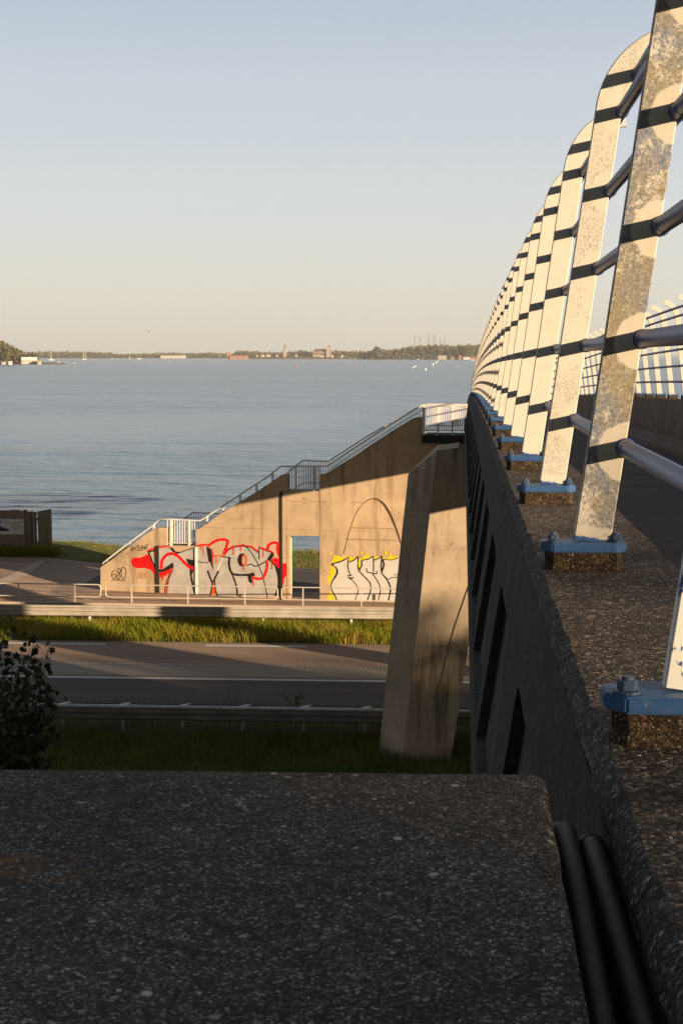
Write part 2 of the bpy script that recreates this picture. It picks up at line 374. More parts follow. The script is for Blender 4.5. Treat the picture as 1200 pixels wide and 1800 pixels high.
def water():
    t = NT('water'); o = t.pos()
    n1 = t.noise(t.mp(o, (.30, .52, 1), (0, 0, .25)), 1.0, 4, .6, .3); n2 = t.noise(t.mp(o, (1.2, 2.0, 1), (0, 0, -.2)), 1.0, 2, .6)
    n3 = t.noise(t.mp(o, (.035, .075, 1), (0, 0, .15)), 1.0, 5, .72, .3); n4 = t.noise(t.mp(o, (.009, .022, 1), (0, 0, -.1)), 1.0, 5, .78)
    band = t.noise(t.mp(o, (.0022, .010, 1)), 1, 5, .65, .3)
    yy = t.n('ShaderNodeSeparateXYZ'); t.l(o, yy.inputs[0]); yq = t.math('ADD', yy.outputs[1], t.math('MULTIPLY', t.math('SUBTRACT', t.noise(t.mp(o, (.012, .02, 1)), 1, 4, .65), .5), 150))
    slick = t.math('MULTIPLY', t.mr(t.math('ABSOLUTE', t.math('SUBTRACT', yq, 232)), 60, 18), t.mr(yy.outputs[0], -10, -28))
    calm = t.math('MULTIPLY', t.mr(band, .40, .62, 1.0, .6), t.math('SUBTRACT', 1, t.math('MULTIPLY', slick, .8)))
    h = t.math('ADD', t.math('ADD', t.math('MULTIPLY', n1, .20), t.math('MULTIPLY', n2, .10)), t.math('ADD', t.math('MULTIPLY', n3, 2.2), t.math('MULTIPLY', n4, 6.0)))
    b = t.n('ShaderNodeBump'); b.inputs['Distance'].default_value = 1.0; t.l(h, b.inputs['Height']); t.l(t.math('MULTIPLY', calm, .8), b.inputs['Strength'])
    t.p.inputs['IOR'].default_value = 1.33
    M['water'] = t.fin((.15, .245, .35), .22, b.outputs[0], 0, .36)
water()
def flat(name, col, rough=.6, metal=0, spec=.3):
    t = NT(name); M[name] = t.fin(col, rough, None, metal, spec)
def spray(name, col, rough=.5, var=.25):
    t = NT(name); o = t.pos(); a = t.noise(o, 2.2, 6, .65); b = t.noise(t.mp(o, (1, 1, .35)), 5, 5, .7)
    c = t.mix(t.mr(a, .3, .7, 0, 1), tuple(x * (1 - var) for x in col), col); c = t.mix(t.mr(b, .6, .75, 0, .5), c, tuple(x * .6 for x in col))
    M[name] = t.fin(c, rough)
spray('spray_red', (.78, .010, .012), var=.12); spray('spray_orange', (.72, .10, .02), var=.2); spray('spray_silver', (.50, .465, .43), .45, .3)
spray('spray_black', (.020, .017, .015), var=.3); spray('spray_yellow', (.80, .62, .015), var=.15); spray('spray_white', (.68, .63, .58), .5, .16)
spray('spray_faint', (.55, .27, .12), var=.2); spray('spray_bright', (.78, .70, .62), var=.1)
simple('brick_far', (.42, .20, .12), .9, .3, .05); simple('plaster_far', (.50, .45, .38), .9, .15, .05); simple('roof_far', (.17, .12, .10), .9, .3, .05)
simple('stone_far', (.40, .33, .25), .9, .2, .05); simple('land_far', (.16, .12, .055), .95, .35, .01); simple('hull_white', (.80, .78, .75), .4, .05, 1)
flat('buoy_red', (.62, .09, .07)); flat('buoy_white', (.78, .74, .66)); flat('pole_far', (.20, .17, .16)); flat('bird_dark', (.05, .05, .055)); flat('glass_far', (.05, .06, .07), .2)
flat('cloth_red', (.70, .05, .10)); flat('cloth_blue', (.06, .17, .42)); flat('hull_dark', (.035, .035, .04))
flat('banner_white', (.62, .63, .64), .6); flat('banner_teal', (.05, .26, .33)); flat('banner_olive', (.30, .30, .13)); flat('banner_navy', (.035, .05, .09)); flat('stain', (.13, .085, .05), .9); flat('stain_light', (.36, .255, .16), .9); flat('joint_dark', (.03, .026, .022), .9)

# ------------------------------------------------------------------ bridge geometry (bridge runs along +Y, left edge near the camera)
SP = 2.02; P0Y = 2.45; KV = 3.1e-4; XM = 2.55
def dz(Y): return -KV * Y * Y if Y > 0 else 0.0
CAPZ = EYE - .66
def st(y0, y1, step=1.01):
    n = max(1, int(round((y1 - y0) / step))); return [(y0 + (y1 - y0) * i / n, dz(y0 + (y1 - y0) * i / n)) for i in range(n + 1)]
YB0, YB1 = -14.0, 92.0
bridge = empty('footbridge', (XM, 30, 0))
tag(bridge, 'long concrete footbridge running away to the lake on the right, dark streaked side and cap', 'bridge')
bridge_loc = Vector((XM, 30, 0))
def bpart(mb, name, m, **k):
    o = mb.build(name, m, bridge, **k); o.location = -bridge_loc; return o
def mirror(sec): return [(2 * XM - x, z) for x, z in reversed(sec)]
# parapet: cap with a broken chamfer and upstand down to the deck
GAP = (57.9, 61.2)
def ragged_cap(mir=False, YB0=YB0, YB1=YB1):
    mb = MB(); ys = []; y = YB0
    while y < YB1 - .02:
        ys.append(y); y += .03 if -1 < y < 9 else (.2 if y < 25 else 1.0)
    ys.append(YB1)
    vs = []; n = 8
    for Y in ys:
        a = noise.fractal(Vector((Y * 6, 3, 7)), 1, 2, 4) * .006 + max(0, noise.noise(Vector((Y * 4.3, 9, 1)))) * .008
        b = noise.fractal(Vector((Y * 7, 8, 2)), 1, 2, 4) * .008
        c = noise.fractal(Vector((Y * 5, 18, 2)), 1, 2, 3) * .004
        sec = [(.228 + b, -.075 + b), (.222 + a * .4, -.045 + a), (.234 + a * .9, -.014 - abs(a) * .4), (.250 + a, c * .5), (.674 + c, 0), (.682, -.012), (.682, -1.10), (.36, -1.10), ]
        for x, z in sec:
            vs.append(((2 * XM - x) if mir else x, Y, CAPZ + z + dz(Y)))
    fs = []
    for i in range(len(ys) - 1):
        for k in range(n):
            k2 = (k + 1) % n
            fs.append((i*n+k, i*n+k2, (i+1)*n+k2, (i+1)*n+k))
    fs.append(tuple(range(n))); fs.append(tuple((len(ys)-1)*n + k for k in range(n)))
    mi = [0 if (f[1] - f[0]) != 0 else 0 for f in fs]
    mb.add(vs, fs); 
    for i in range(len(mb.f)):
        if i < (len(ys)-1)*n: mb.mi[i] = {0: 1, 1: 1, 2: 1, 5: 2, 6: 3, 7: 3}.get(i % n, 0)
    return mb
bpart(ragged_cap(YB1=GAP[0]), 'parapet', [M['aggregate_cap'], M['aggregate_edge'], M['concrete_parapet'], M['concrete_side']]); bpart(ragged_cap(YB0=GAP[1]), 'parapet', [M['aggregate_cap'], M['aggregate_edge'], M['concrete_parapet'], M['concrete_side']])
bpart(ragged_cap(True), 'parapet', [M['aggregate_cap'], M['aggregate_edge'], M['concrete_parapet'], M['concrete_side']])
# outer sloping side with arched niches, one per bay
def xs(d): return .337 - .149 * (d + .66)            # d below cap
def side(mir=False):
    mb = MB(); f = (lambda x: 2 * XM - x) if mir else (lambda x: x)
    nb = int((YB1 - YB0) / SP); y0 = P0Y - SP * 8 + .03
    T, B, Dp = .07, 1.24, .045; vf = []
    for k in range(nb):
        a = y0 + k * SP; b = a + SP
        if not mir and a < GAP[1] and b > GAP[0] + .6: continue
        top = .375; Bo = 1.10; F = b - .02
        arch = [(F - 1.72, Bo), (F - 1.66, Bo - .12), (F - 1.08, top + .06), (F - .98, top + .012), (F - .90, top), (F - .06, top), (F - .015, top + .02), (F, top + .07), (F, Bo)]
        # face polygon between top strip and arch (quads), arch from low-near to low-far
        pts = arch
        def V(y, d, off=0): return (f(xs(d) + off), y, CAPZ - d + dz(y))
        upper = [(y, T) for y, _ in pts]
        for i in range(len(pts) - 1):
            mb.add([V(*upper[i]), V(*upper[i+1]), V(*pts[i+1]), V(*pts[i])], [(0, 1, 2, 3)])
            mb.add([V(*pts[i]), V(*pts[i+1]), V(*pts[i+1], Dp), V(*pts[i], Dp)], [(0, 1, 2, 3)], 1)
            mb.add([V(pts[i][0], pts[i][1], Dp), V(pts[i+1][0], pts[i+1][1], Dp), V(pts[i+1][0], Bo, Dp), V(pts[i][0], Bo, Dp)], [(0, 1, 2, 3)], 1)
        mb.add([V(a, T), V(pts[0][0], T), V(pts[0][0], B), V(a, B)], [(0, 1, 2, 3)])
        mb.add([V(pts[-1][0], T), V(b, T), V(b, B), V(pts[-1][0], B)], [(0, 1, 2, 3)])
        mb.add([V(pts[0][0], Bo), V(pts[-1][0], Bo), V(pts[-1][0], B), V(pts[0][0], B)], [(0, 1, 2, 3)])
        mb.add([V(pts[0][0], Bo), V(pts[-1][0], Bo), V(pts[-1][0], Bo, Dp), V(pts[0][0], Bo, Dp)], [(0, 1, 2, 3)], 1)
        mb.add([V(a, B), V(b, B), V(b, B, Dp), V(a, B, Dp)], [(0, 1, 2, 3)])
    return mb
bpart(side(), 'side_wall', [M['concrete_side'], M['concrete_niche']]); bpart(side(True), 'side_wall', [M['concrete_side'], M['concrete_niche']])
mb = MB(); mb.sweep([(.62, CAPZ - 1.82), (.36, CAPZ - 1.30), (.36, CAPZ - 1.07), (2*XM - .36, CAPZ - 1.07), (2*XM - .36, CAPZ - 1.82)], st(YB0, YB1, 2)); bpart(mb, 'deck', M['deck_surface'])
for mi_ in (False, True):
    sec = [(.684, CAPZ - 1.066), (.684, CAPZ - .80), (.70, CAPZ - .79), (.93, CAPZ - .98), (.93, CAPZ - 1.066)]
    mb = MB(); mb.sweep(mirror(sec) if mi_ else sec, st(YB0, YB1, 2)); bpart(mb, 'kerb', M['concrete_parapet'])

# the pier by the far side of the near verge
YP = onZ(750, 1340, 0).y
def pier_mesh(YP, depth=2.2):
    f = lambda x, y, e=0: onY(x, y, YP + e)
    pts = [f(706, 1352), f(767, 792), f(806, 787), f(832, 806), f(868, 850), f(789, 1352)]
    back = [onY(661, 1352, YP), onY(716, 836, YP)]
    allp = [Vector(p) for p in pts]
    for p in back: allp += [Vector((p.x, p.y + .46, p.z)), Vector((p.x + .1, p.y + depth, p.z))]
    allp += [Vector((p.x, p.y + depth, p.z)) for p in pts]
    return allp
pp = pier_mesh(YP)
me = hull(pp); pier = link('pier', me, M['concrete_pier'], bridge, -bridge_loc)
pier['label'] = 'leaning concrete pier half lit by low sun'
# raised panel right of the curved edge
cur = crom([(824, 1030), (812, 1064), (796, 1112), (778, 1182), (764, 1240), (755, 1295), (750, 1352)], 5)
poly = cur + [(789, 1352), (868, 850), (845, 950)]
P = [onY(x, y, YP) for x, y in poly]; PRO = .028
mb = MB(); n = len(P); mb.add([p + Vector((0, -PRO, 0)) for p in P] + [p + Vector((0, .02, 0)) for p in P], [tuple(range(n))] + [(i, (i+1) % n, n + (i+1) % n, n + i) for i in range(n)])
o = mb.build('raised_panel', M['concrete_pier'], pier)
# the pier's twin carrying the far side of the bridge and an unseen one added further right (their shadows cross the road)
for (dx, dy) in ((1.1, .5),):
    q = [Vector((2 * XM - p.x + dx, p.y + dy, p.z)) for p in pier_mesh(YP, 1.5)]
    link('pier', hull(q), M['concrete_pier'], bridge, -bridge_loc)
q = [Vector((10.0 + p.x + 1.0, p.y - YP + 39.8, p.z * 1.08)) for p in pier_mesh(YP, .9)]  # unseen pier added to cast a shadow band over road and verge
o = link('ramp_pier', hull(q), M['concrete_pier']); tag(o, 'leaning concrete pier standing alone to the right of the bridge', 'pier')

# ------------------------------------------------------------------ railings
def post_profile():
    c = []; x0, z0, sl, zs = .405, .0, .133, 1.665
    for i in range(24):
        z = zs * i / 23; c.append((x0 + sl * z, z))
    a0 = math.atan2(1, sl); Rr = .345
    ce = (c[-1][0] + Rr * math.sin(a0), c[-1][1] - Rr * math.cos(a0))
    for i in range(1, 19):
        a = a0 - R(73) * i / 18
        c.append((ce[0] - Rr * math.sin(a), ce[1] + Rr * math.cos(a)))
    return c
PROF = post_profile(); PW = .115; PT = .034; PLZ = .086            # plate top above cap
def prof_norm(i):
    a = PROF[max(i-1, 0)]; b = PROF[min(i+1, len(PROF)-1)]; dx, dzz = b[0]-a[0], b[1]-a[1]; L = math.hypot(dx, dzz); return (dzz/L, -dx/L)   # towards the inside (+x)
def at_s(z):
    """inner edge point of the profile at height z (straight part) """
    for i in range(len(PROF)-1):
        if PROF[i+1][1] >= z:
            t = (z - PROF[i][1]) / (PROF[i+1][1] - PROF[i][1]); n = prof_norm(i)
            return (PROF[i][0] + t*(PROF[i+1][0]-PROF[i][0]) + n[0]*PW/2, z + n[1]*PW/2)
RAILS = [at_s(z) for z in (.30, .635, .975, 1.315, 1.655)]
i = 31; n_ = prof_norm(i); RAILS.append((PROF[i][0] + n_[0]*PW/2, PROF[i][1] + n_[1]*PW/2))
def post_mesh(mir):
    me = bpy.data.meshes.new('post'); bm = bmesh.new(); uvl = bm.loops.layers.uv.new('UVMap')
    f = (lambda x: 2 * XM - x) if mir else (lambda x: x)
    rows = []; s = 0
    for i, (x, z) in enumerate(PROF):
        if i: s += math.hypot(x - PROF[i-1][0], z - PROF[i-1][1])
        n = prof_norm(i); row = []
        for (u, t) in ((-1, -.7), (-.93, -1), (.93, -1), (1, -.7), (1, .7), (.93, 1), (-.93, 1), (-1, .7)):
            row.append((bm.verts.new((f(x + n[0]*u*PW/2), t*PT/2, z + n[1]*u*PW/2)), (u + 1) / 2 * PW, s))
        rows.append(row)
    def face(q):
        try: fc = bm.faces.new([a[0] for a in q])
        except ValueError: return
        for lp, a in zip(fc.loops, q): lp[uvl].uv = (a[1], a[2])
    for i in range(len(rows)-1):
        for k in range(8):
            k2 = (k+1) % 8; face([rows[i][k], rows[i][k2], rows[i+1][k2], rows[i+1][k]])
    face(rows[0]); face(rows[-1][::-1])
    for (x, z) in RAILS:
        rings = [[bm.verts.new((f(x) + rad*math.cos(2*math.pi*k/18), yy, z + rad*math.sin(2*math.pi*k/18))) for k in range(18)] for yy, rad in ((-PT/2 - .009, .0272), (-PT/2 - .004, .0305), (-PT/2 + .002, .0315))]
        for q in range(2):
            for k in range(18):
                fc = bm.faces.new([rings[q][k], rings[q][(k+1) % 18], rings[q+1][(k+1) % 18], rings[q+1][k]]); fc.material_index = 1; fc.smooth = True
    bmesh.ops.recalc_face_normals(bm, faces=bm.faces); bm.to_mesh(me); bm.free(); return me
def make_post(mir, rail):
    f = (lambda x: 2 * XM - x) if mir else (lambda x: x)
    po = link('post', post_mesh(mir), [M['post_paint'], M['blue_rail']], rail)
    # plate: chamfered outer corners
    mb = MB(); x0, x1, y0, y1, z0, z1, ch = .245, .51, -.065, .065, -.030, 0, .035
    ring = [(x0, y0+ch), (x0+ch, y0), (x1-ch, y0), (x1, y0+ch), (x1, y1-ch), (x1-ch, y1), (x0+ch, y1), (x0, y1-ch)]
    mb.add([(f(x), y, z0) for x, y in ring] + [(f(x), y, z1) for x, y in ring], [tuple(range(7, -1, -1)), tuple(range(8, 16))] + [(k, (k+1) % 8, 8+(k+1) % 8, 8+k) for k in range(8)])
    mb.build('base_plate', M['blue_plate'], po, bevel=.004)
    mb = MB(); xa, xb = (.262, .50); vs = []; ns = 14; rr = random.Random(5)
    ringp = []
    for k in range(ns):
        a = 2*math.pi*k/ns; cx, cy = (xa+xb)/2, 0; ex = max(abs(math.cos(a)), abs(math.sin(a)))
        ringp.append((cx + (xb-xa)/2*math.cos(a)/ex, cy +   .062*math.sin(a)/ex))
    for (zz, g) in ((-.0305, 1.0), (-.06, .985), (-.088, 1.03)):
        for (x, y) in ringp:
            j = rr.uniform(-.005, .005); vs.append((f((xa+xb)/2 + (x-(xa+xb)/2)*g + j), y*g + rr.uniform(-.005, .005), zz))
    mb.add(vs, [(i*ns+k, i*ns+(k+1) % ns, (i+1)*ns+(k+1) % ns, (i+1)*ns+k) for i in range(2) for k in range(ns)] + [tuple(range(ns))])
    mb.build('mortar_pad', M['aggregate_plinth'], po)
    for (bx, by) in ((.285, -.028), (.478, -.012)):
        mb = MB(); mb.tube([(0, 0, 0.0005), (0, 0, .004)], .026, 18); 
        a = [(0, 0, .005), (0, 0, .022)]; mb.tube(a, .0185, 6); mb.tube([(0, 0, .022), (0, 0, .029)], .011, 12)
        mb.build('bolt', M['bolt_paint'], po, bevel=.0015, loc=(f(bx), by, 0))
    return po
def railing(mir, label, n0, n1):
    rail = empty('bridge_railing', (2*XM - .4 if mir else .4, P0Y + SP*n0, CAPZ)); rl = rail.location.copy()
    tag(rail, label, 'railing', 'curved post railings of the footbridge')
    p0 = make_post(mir, rail); p0.location = Vector((0, P0Y + n0*SP, CAPZ + PLZ + dz(P0Y + n0*SP))) - rl
    for k in range(n0 + 1, n1):
        if not mir and GAP[0] - .1 < P0Y + k*SP < GAP[1] + .1: continue
        Y = P0Y + k*SP; c = copy_tree(p0, rail); c.location = Vector((0, Y, CAPZ + PLZ + dz(Y))) - rl
    f = (lambda x: 2 * XM - x) if mir else (lambda x: x)
    ys = st(P0Y + n0*SP + (0 if mir else 0), P0Y + (n1-1)*SP, SP/2)
    for (x, z) in RAILS:
        mb = MB()
        for part in ([ys] if mir else [[q for q in ys if q[0] < GAP[0]], [q for q in ys if q[0] > GAP[1]]]): mb.tube([(f(x), Y, CAPZ + PLZ + d + z) for Y, d in part], .027, 20)
        if not mir:
            for k in range(n0+1, min(n1, 8)):                       # sleeve joints
                Y = P0Y + k*SP; 
                for yy in (Y - .115,): mb.tube([(f(x), yy - .003, CAPZ+PLZ+dz(yy)+z), (f(x), yy + .003, CAPZ+PLZ+dz(yy)+z)], .0278, 20, 1)
        o = mb.build('rail', [M['blue_rail'], M['joint_dark']], rail); o.location = -rl; auto_smooth(o, 50)
    return rail
rl = railing(False, 'tall inward curving railing of worn cream posts on blue plates, nearest to the camera', 0, 42)
rl.children[0].data = rl.children[0].data.copy(); rl.children[0].data.materials[0] = M['post_paint_chipped']; rl.children[0]['label'] = 'nearest post, pale with blue chips'
railing(True, 'farther railing of white curved posts on the opposite parapet', 6, 42)

# ------------------------------------------------------------------ foreground block and the two pipes beside it
zs_ = CAPZ - .0
_a = onZ(100, 1356.5, zs_); _b = onZ(955, 1366, zs_); SHR = (_b.y - _a.y) / (_b.x - _a.x)
Yf = onZ(480, 1356, zs_).y + .028
mb = MB(); ys = [-1.6 + (Yf + 1.6) * i / 110 for i in range(111)]
xr = lambda Y: .1335 + noise.fractal(Vector((Y*5, 1, 4)), 1, 2, 4) * .004
# top sheet with softly broken edges, and sides down to the ground
nx = 60; grid = []
for j, Y in enumerate(ys):
    row = []
    for i in range(nx + 1):
        u = i / nx; X = -2.4 + (xr(Y) + 2.4) * (1 - (1 - u) ** 1.7)
        ex = max(0, .02 - (xr(Y) - X)) / .02; ey = max(0, .025 - (Yf - Y)) / .025
        z = zs_ - .010 * ex ** 2 - .012 * ey ** 2 + noise.fractal(Vector((X*9, Y*9, 0)), 1, 2, 3) * .0012
        z -= .06 * max(0, (-X - .55)) ** 2 * .12
        row.append((X, Y + noise.noise(Vector((X*11, 3, 3))) * .004 * (j == len(ys)-1) - max(0, noise.noise(Vector((X*23, 7, 3))) - .15) * .022 * (j == len(ys)-1) - .006*max(0, (X - .095)/.04)**2*(j > len(ys)-2), z))
    grid.append(row)
vs = [(p[0], p[1] + SHR * (p[0] + .35) * max(0, (p[1] + 1.6) / (Yf + 1.6)), p[2]) for r in grid for p in r]; W1 = nx + 1
fs = [(j*W1+i, j*W1+i+1, (j+1)*W1+i+1, (j+1)*W1+i) for j in range(len(ys)-1) for i in range(nx)]
mb.add(vs, fs)
edge = [len(ys)*0 + j*W1 + nx for j in range(len(ys))] + [(len(ys)-1)*W1 + i for i in range(nx-1, -1, -1)] + [j*W1 for j in range(len(ys)-2, -1, -1)] + [i for i in range(1, nx)]
ev = [vs[i] for i in edge]; n = len(edge); b = len(mb.v)
mb.add([(p[0], p[1], p[2]) for p in ev] + [(p[0] - .02, p[1] - .02, p[2] - .10) for p in ev] + [(p[0] * 1.0 - .02, p[1] - .02, -.2) for p in ev],
       [(r*n+k, r*n+(k+1) % n, (r+1)*n+(k+1) % n, (r+1)*n+k) for r in range(2) for k in range(n)])
o = mb.build('concrete_block', M['aggregate_slab'], smooth=False)
bm = bmesh.new(); bm.from_mesh(o.data); bmesh.ops.remove_doubles(bm, verts=bm.verts, dist=1e-5); bmesh.ops.recalc_face_normals(bm, faces=bm.faces); bm.to_mesh(o.data); bm.free(); auto_smooth(o, 50)
tag(o, 'dark pebbly concrete block filling the foreground, flat top in shade', 'concrete block')
for k, (xx, zz, r, yend, lab) in enumerate(((.159, -.081, .0175, 2.17, 'thinner black rubber pipe lying against the edge of the pebbly block'), (.205, -.090, .0195, 2.13, 'thicker black rubber pipe with tan taped end, under the bridge cap'))):
    o = empty('cable_pipe', (xx, 1, CAPZ + zz)); tag(o, lab, 'pipe', 'pipes in the gap beside the bridge')
    pts = [(.006*math.sin(i*.55 + k*2)*(i/14), -1.6 - 1 + (yend + 1.6)*i/14, 0) for i in range(15)]
    pts += [(-.004, yend - 1 + .035, -.012), (-.012, yend - 1 + .06, -.045), (-.016, yend - 1 + .07, -.10), (-.016, yend - 1 + .07, -1.3)]
    mb = MB(); mb.tube(pts, r, 18); auto_smooth(mb.build('hose', M['rubber'], o), 60)
    if k: mb = MB(); mb.tube([(p[0], p[1], p[2]) for p in pts[14:17]], r + .0016, 18); auto_smooth(mb.build('end_tape', M['tape'], o), 60)

# ------------------------------------------------------------------ ground, road, path, shore, water
def Yat(y, x=480, z=0): return onZ(x, y, z).y
YW = Yat(1053, 494)                                             # wall plane
XJ = onY(494, 1053, YW).x
def gz(X, Y):
    t = min(1, max(0, (Y - (YW - 2.2)) / 2.0)); t = t*t*(3-2*t)
    s = min(1, max(0, (79.5 - Y) / 2)); 
    return t * s * (min(.14, max(0, (XJ - X) * .016)) + min(.24, max(0, (-18.0 - X) * .10)))
SH = Yat(966, 140, 0)                                           # top of the lake bank
mb = MB()
gx = [-400, -120, -60] + [x * .5 for x in range(-80, 61)] + [60, 120, 400]; gy = [-300, -80, -20, 0, 20, 40, YW-3] + [YW-2.2+.4*i for i in range(12)] + [66, 70, 74, SH-3, SH, SH+1.6, SH+4]
vs = [(x, y, gz(x, y) - .05 - (max(0, y - SH) * .42)) for y in gy for x in gx]; W1 = len(gx)
mb.add(vs, [(j*W1+i, j*W1+i+1, (j+1)*W1+i+1, (j+1)*W1+i) for j in range(len(gy)-1) for i in range(W1-1)])
o = mb.build('ground', M['soil_grass']); tag(o, kind='structure')
WZ = -.8
mb = MB(); mb.add([(-12000, SH + .5, WZ), (12000, SH + .5, WZ), (12000, 16000, WZ), (-12000, 16000, WZ)], [(0, 1, 2, 3)])
tag(mb.build('water', M['water']), kind='structure')
def sheet(name, x0, x1, y0, y1, z, m, sl=0.0, follow=False):
    mb = MB(); N = 420 if follow else 1; K = 40 if follow else 1
    vs = [(x0+(x1-x0)*i/N, y0+(y1-y0)*j/K + sl*(x0+(x1-x0)*i/N), z + (gz(x0+(x1-x0)*i/N, y0+(y1-y0)*j/K) if follow else 0)) for j in range(K+1) for i in range(N+1)]
    mb.add(vs, [(j*(N+1)+i, j*(N+1)+i+1, (j+1)*(N+1)+i+1, (j+1)*(N+1)+i) for j in range(K) for i in range(N)]); return mb.build(name, m)
SL = .026                                                        # the road lies slightly askew to the bridge
def yl(y, x=480):
    p = onZ(x, y, 0); return p.y - SL * p.x
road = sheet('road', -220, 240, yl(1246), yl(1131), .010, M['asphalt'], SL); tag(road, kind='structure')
near = sheet('road', -220, 240, yl(1245.5), yl(1192.5), .014, M['asphalt_dark'], SL); tag(near, kind='structure')  # near lane, its shade put into a darker asphalt colour
tag(sheet('road_median', -220, 240, yl(1190.5), yl(1172.5), .014, M['median_surface'], SL), kind='structure')
mb = MB()
def strip(mb, x0, x1, ya, yb, z): mb.add([(x0, ya+SL*x0, z), (x1, ya+SL*x1, z), (x1, yb+SL*x1, z), (x0, yb+SL*x0, z)], [(0, 1, 2, 3)])
strip(mb, -220, 240, yl(1197.3), yl(1194.2), .019)
xd = [onZ(x, 1137, 0).x for x in (182, 360, 538)]; L = xd[2] - xd[1]; gp = xd[1] - xd[0]
x = xd[1] - 18 * (L + gp)
while x < 150: strip(mb, x, x + L, yl(1138.2), yl(1135.4), .019); x += L + gp
o = mb.build('road_marking', M['road_paint']); tag(o, kind='structure')
mb = MB(); x = -120
while x < 130: strip(mb, x, x + .10, yl(1172.3), yl(1169.6), .019); x += .14
o = mb.build('road_marking', M['road_paint_ribbed']); tag(o, kind='structure')
pa = sheet('bike_path', -120, 90, Yat(1072), YW + 14.5, .012, M['path_surface'], 0, True); tag(pa, kind='structure')
# yard behind the stairs, wall shade put into its dark colour, and the lawn
YL0 = Yat(985.5, 120, .25)
tag(sheet('yard', -17.0, 40, YW + 1.9, YL0 - .1, .017, M['asphalt_dark'], 0, True), kind='structure')
def bank_z(x, y): return gz(x, y) * max(0, min(1, (SH - y)/2)) + .02
mb = MB(); N = 200
vs = []
for (y, dzv) in ((YL0, 0), (YL0 + (SH-YL0)*.5, .02), (SH, .01)):
    for i in range(N+1): x = -60 + 100*i/N; vs.append((x, y, gz(x, y) + dzv + .03))
mb.add(vs, [(j*(N+1)+i, j*(N+1)+i+1, (j+1)*(N+1)+i+1, (j+1)*(N+1)+i) for j in range(2) for i in range(N)])
tag(mb.build('lawn', M['lawn']), kind='structure')
mb = MB(); z3 = .86
def onG(x, y):
    z = .3
    for _ in range(25): p = onZ(x, y, z); z = .5*z + .5*(gz(p.x, p.y) + .03)
    return onZ(x, y, z)
def along(P, t): k = t * (len(P) - 1); i = min(int(k), len(P) - 2); f = k - i; return (P[i][0] + (P[i+1][0]-P[i][0])*f, P[i][1] + (P[i+1][1]-P[i][1])*f)
EA = [(-60, 1052), (2, 1030), (50, 1010), (84, 985)]; EB = [(-80, 1034), (-6, 1021), (38, 1001), (68, 984)]
q = [onG(*along(e_, i/24)) for i in range(25) for e_ in (EA, EB)]
mb.add(q, [(2*i, 2*i+1, 2*i+3, 2*i+2) for i in range(24)])
tag(mb.build('pavement', M['paving']), kind='structure')
mb = MB()
for (ya, yb) in ((Yat(1068.5), Yat(1066.5)),): mb.box((-200, ya - .02, -.05), (200, ya + .16, .09))
tag(mb.build('kerb_stone', M['paving']), kind='structure')

# ------------------------------------------------------------------ the stair wall
stairs = empty('stair_wall', (-10.0, YW, 0)); sloc = stairs.location.copy()
tag(stairs, 'stepped concrete staircase wall with graffiti climbing from the path up to the footbridge', 'stair wall')
def sp_(mb, name, m, parent=None, **k):
    o = mb.build(name, m, parent or stairs, **k)
    if parent is None: o.location = -sloc
    return o
TH = R(6.0); PV = Vector((onY(494, 1053, YW).x, YW, 0)); RW = Matrix.Rotation(-TH, 3, 'Z'); NW = RW @ Vector((0, 1, 0))
def W(x, y, off=0, at=0.0):
    """picture point -> wall plane (the wall is turned 6 degrees), in the wall's own straight frame"""
    d = ray(x, y); p = CAM + d * (((PV + NW * at) - CAM).dot(NW) / d.dot(NW)); q = PV + RW.transposed() @ (p - PV); return Vector((q.x, YW + at + off, q.z))
WALL_ROOTS = [stairs]
def panel(outer, holes=(), t=.38, off=0.0, m='concrete_wall', name='wall_panel'):
    loops = [[W(x, y) for x, y in outer]] + [[W(x, y) for x, y in h] for h in holes]
    flat2 = [[Vector((p.x, p.z, 0)) for p in lp] for lp in loops]
    tris = geometry.tessellate_polygon(flat2); allp = [p for lp in loops for p in lp]; n = len(allp)
    mb = MB(); vs = [(p.x, YW + off, p.z) for p in allp] + [(p.x, YW + off + t, p.z) for p in allp]
    fs = [tuple(tr) for tr in tris] + [tuple(n + i for i in reversed(tr)) for tr in tris]
    b = 0
    for lp in loops:
        k = len(lp); fs += [(b+i, b+(i+1) % k, n+b+(i+1) % k, n+b+i) for i in range(k)]; b += k
    mb.add(vs, fs)
    return sp_(mb, name, M[m])
G = 1075                                                        # buried foot
panel([(177, G), (177, 998), (206, 977), (250, 944), (270, 931), (278, 928), (294, 927.5), (294, 959), (274.5, 959), (274.5, G)])
panel([(279.5, G), (279.5, 960), (344, 960), (344, G)], off=.02)
panel([(344.5, G), (344.5, 930.5), (352, 929), (390, 901.5), (440, 872), (480, 845), (495, 834.5), (506, 833.5), (506, 864), (492.5, 864), (492.5, G)])
panel([(496, G), (496, 864.8), (566, 863), (566, G)], [[(509.5, 1054), (561, 1054), (561, 942), (509.5, 942)]], off=.008)
arch = crom([(600, 992), (603, 976), (612, 940), (624, 906), (638, 884), (656, 875.5), (672, 882), (686, 902), (698, 932), (703.5, 952), (708, 972), (711, 992)], 4)
panel([(566.6, G), (566.6, 863), (561.5, 863), (561.5, 834), (572, 833), (620, 803.5), (680, 763), (724, 736), (734, 733), (742, 733), (742, 766), (836, 766), (836, G)], [arch])
mb = MB(); ap = [W(x, y, .002 + .04 * max(0, min(1, (990 - y) / 90))) for x, y in arch]; n = len(ap); c = W(656, 945, .022); mb.add([tuple(p) for p in ap] + [tuple(c)], [(i, (i+1) % n, n) for i in range(n)])
sp_(mb, 'arch_panel', M['concrete_wall'])
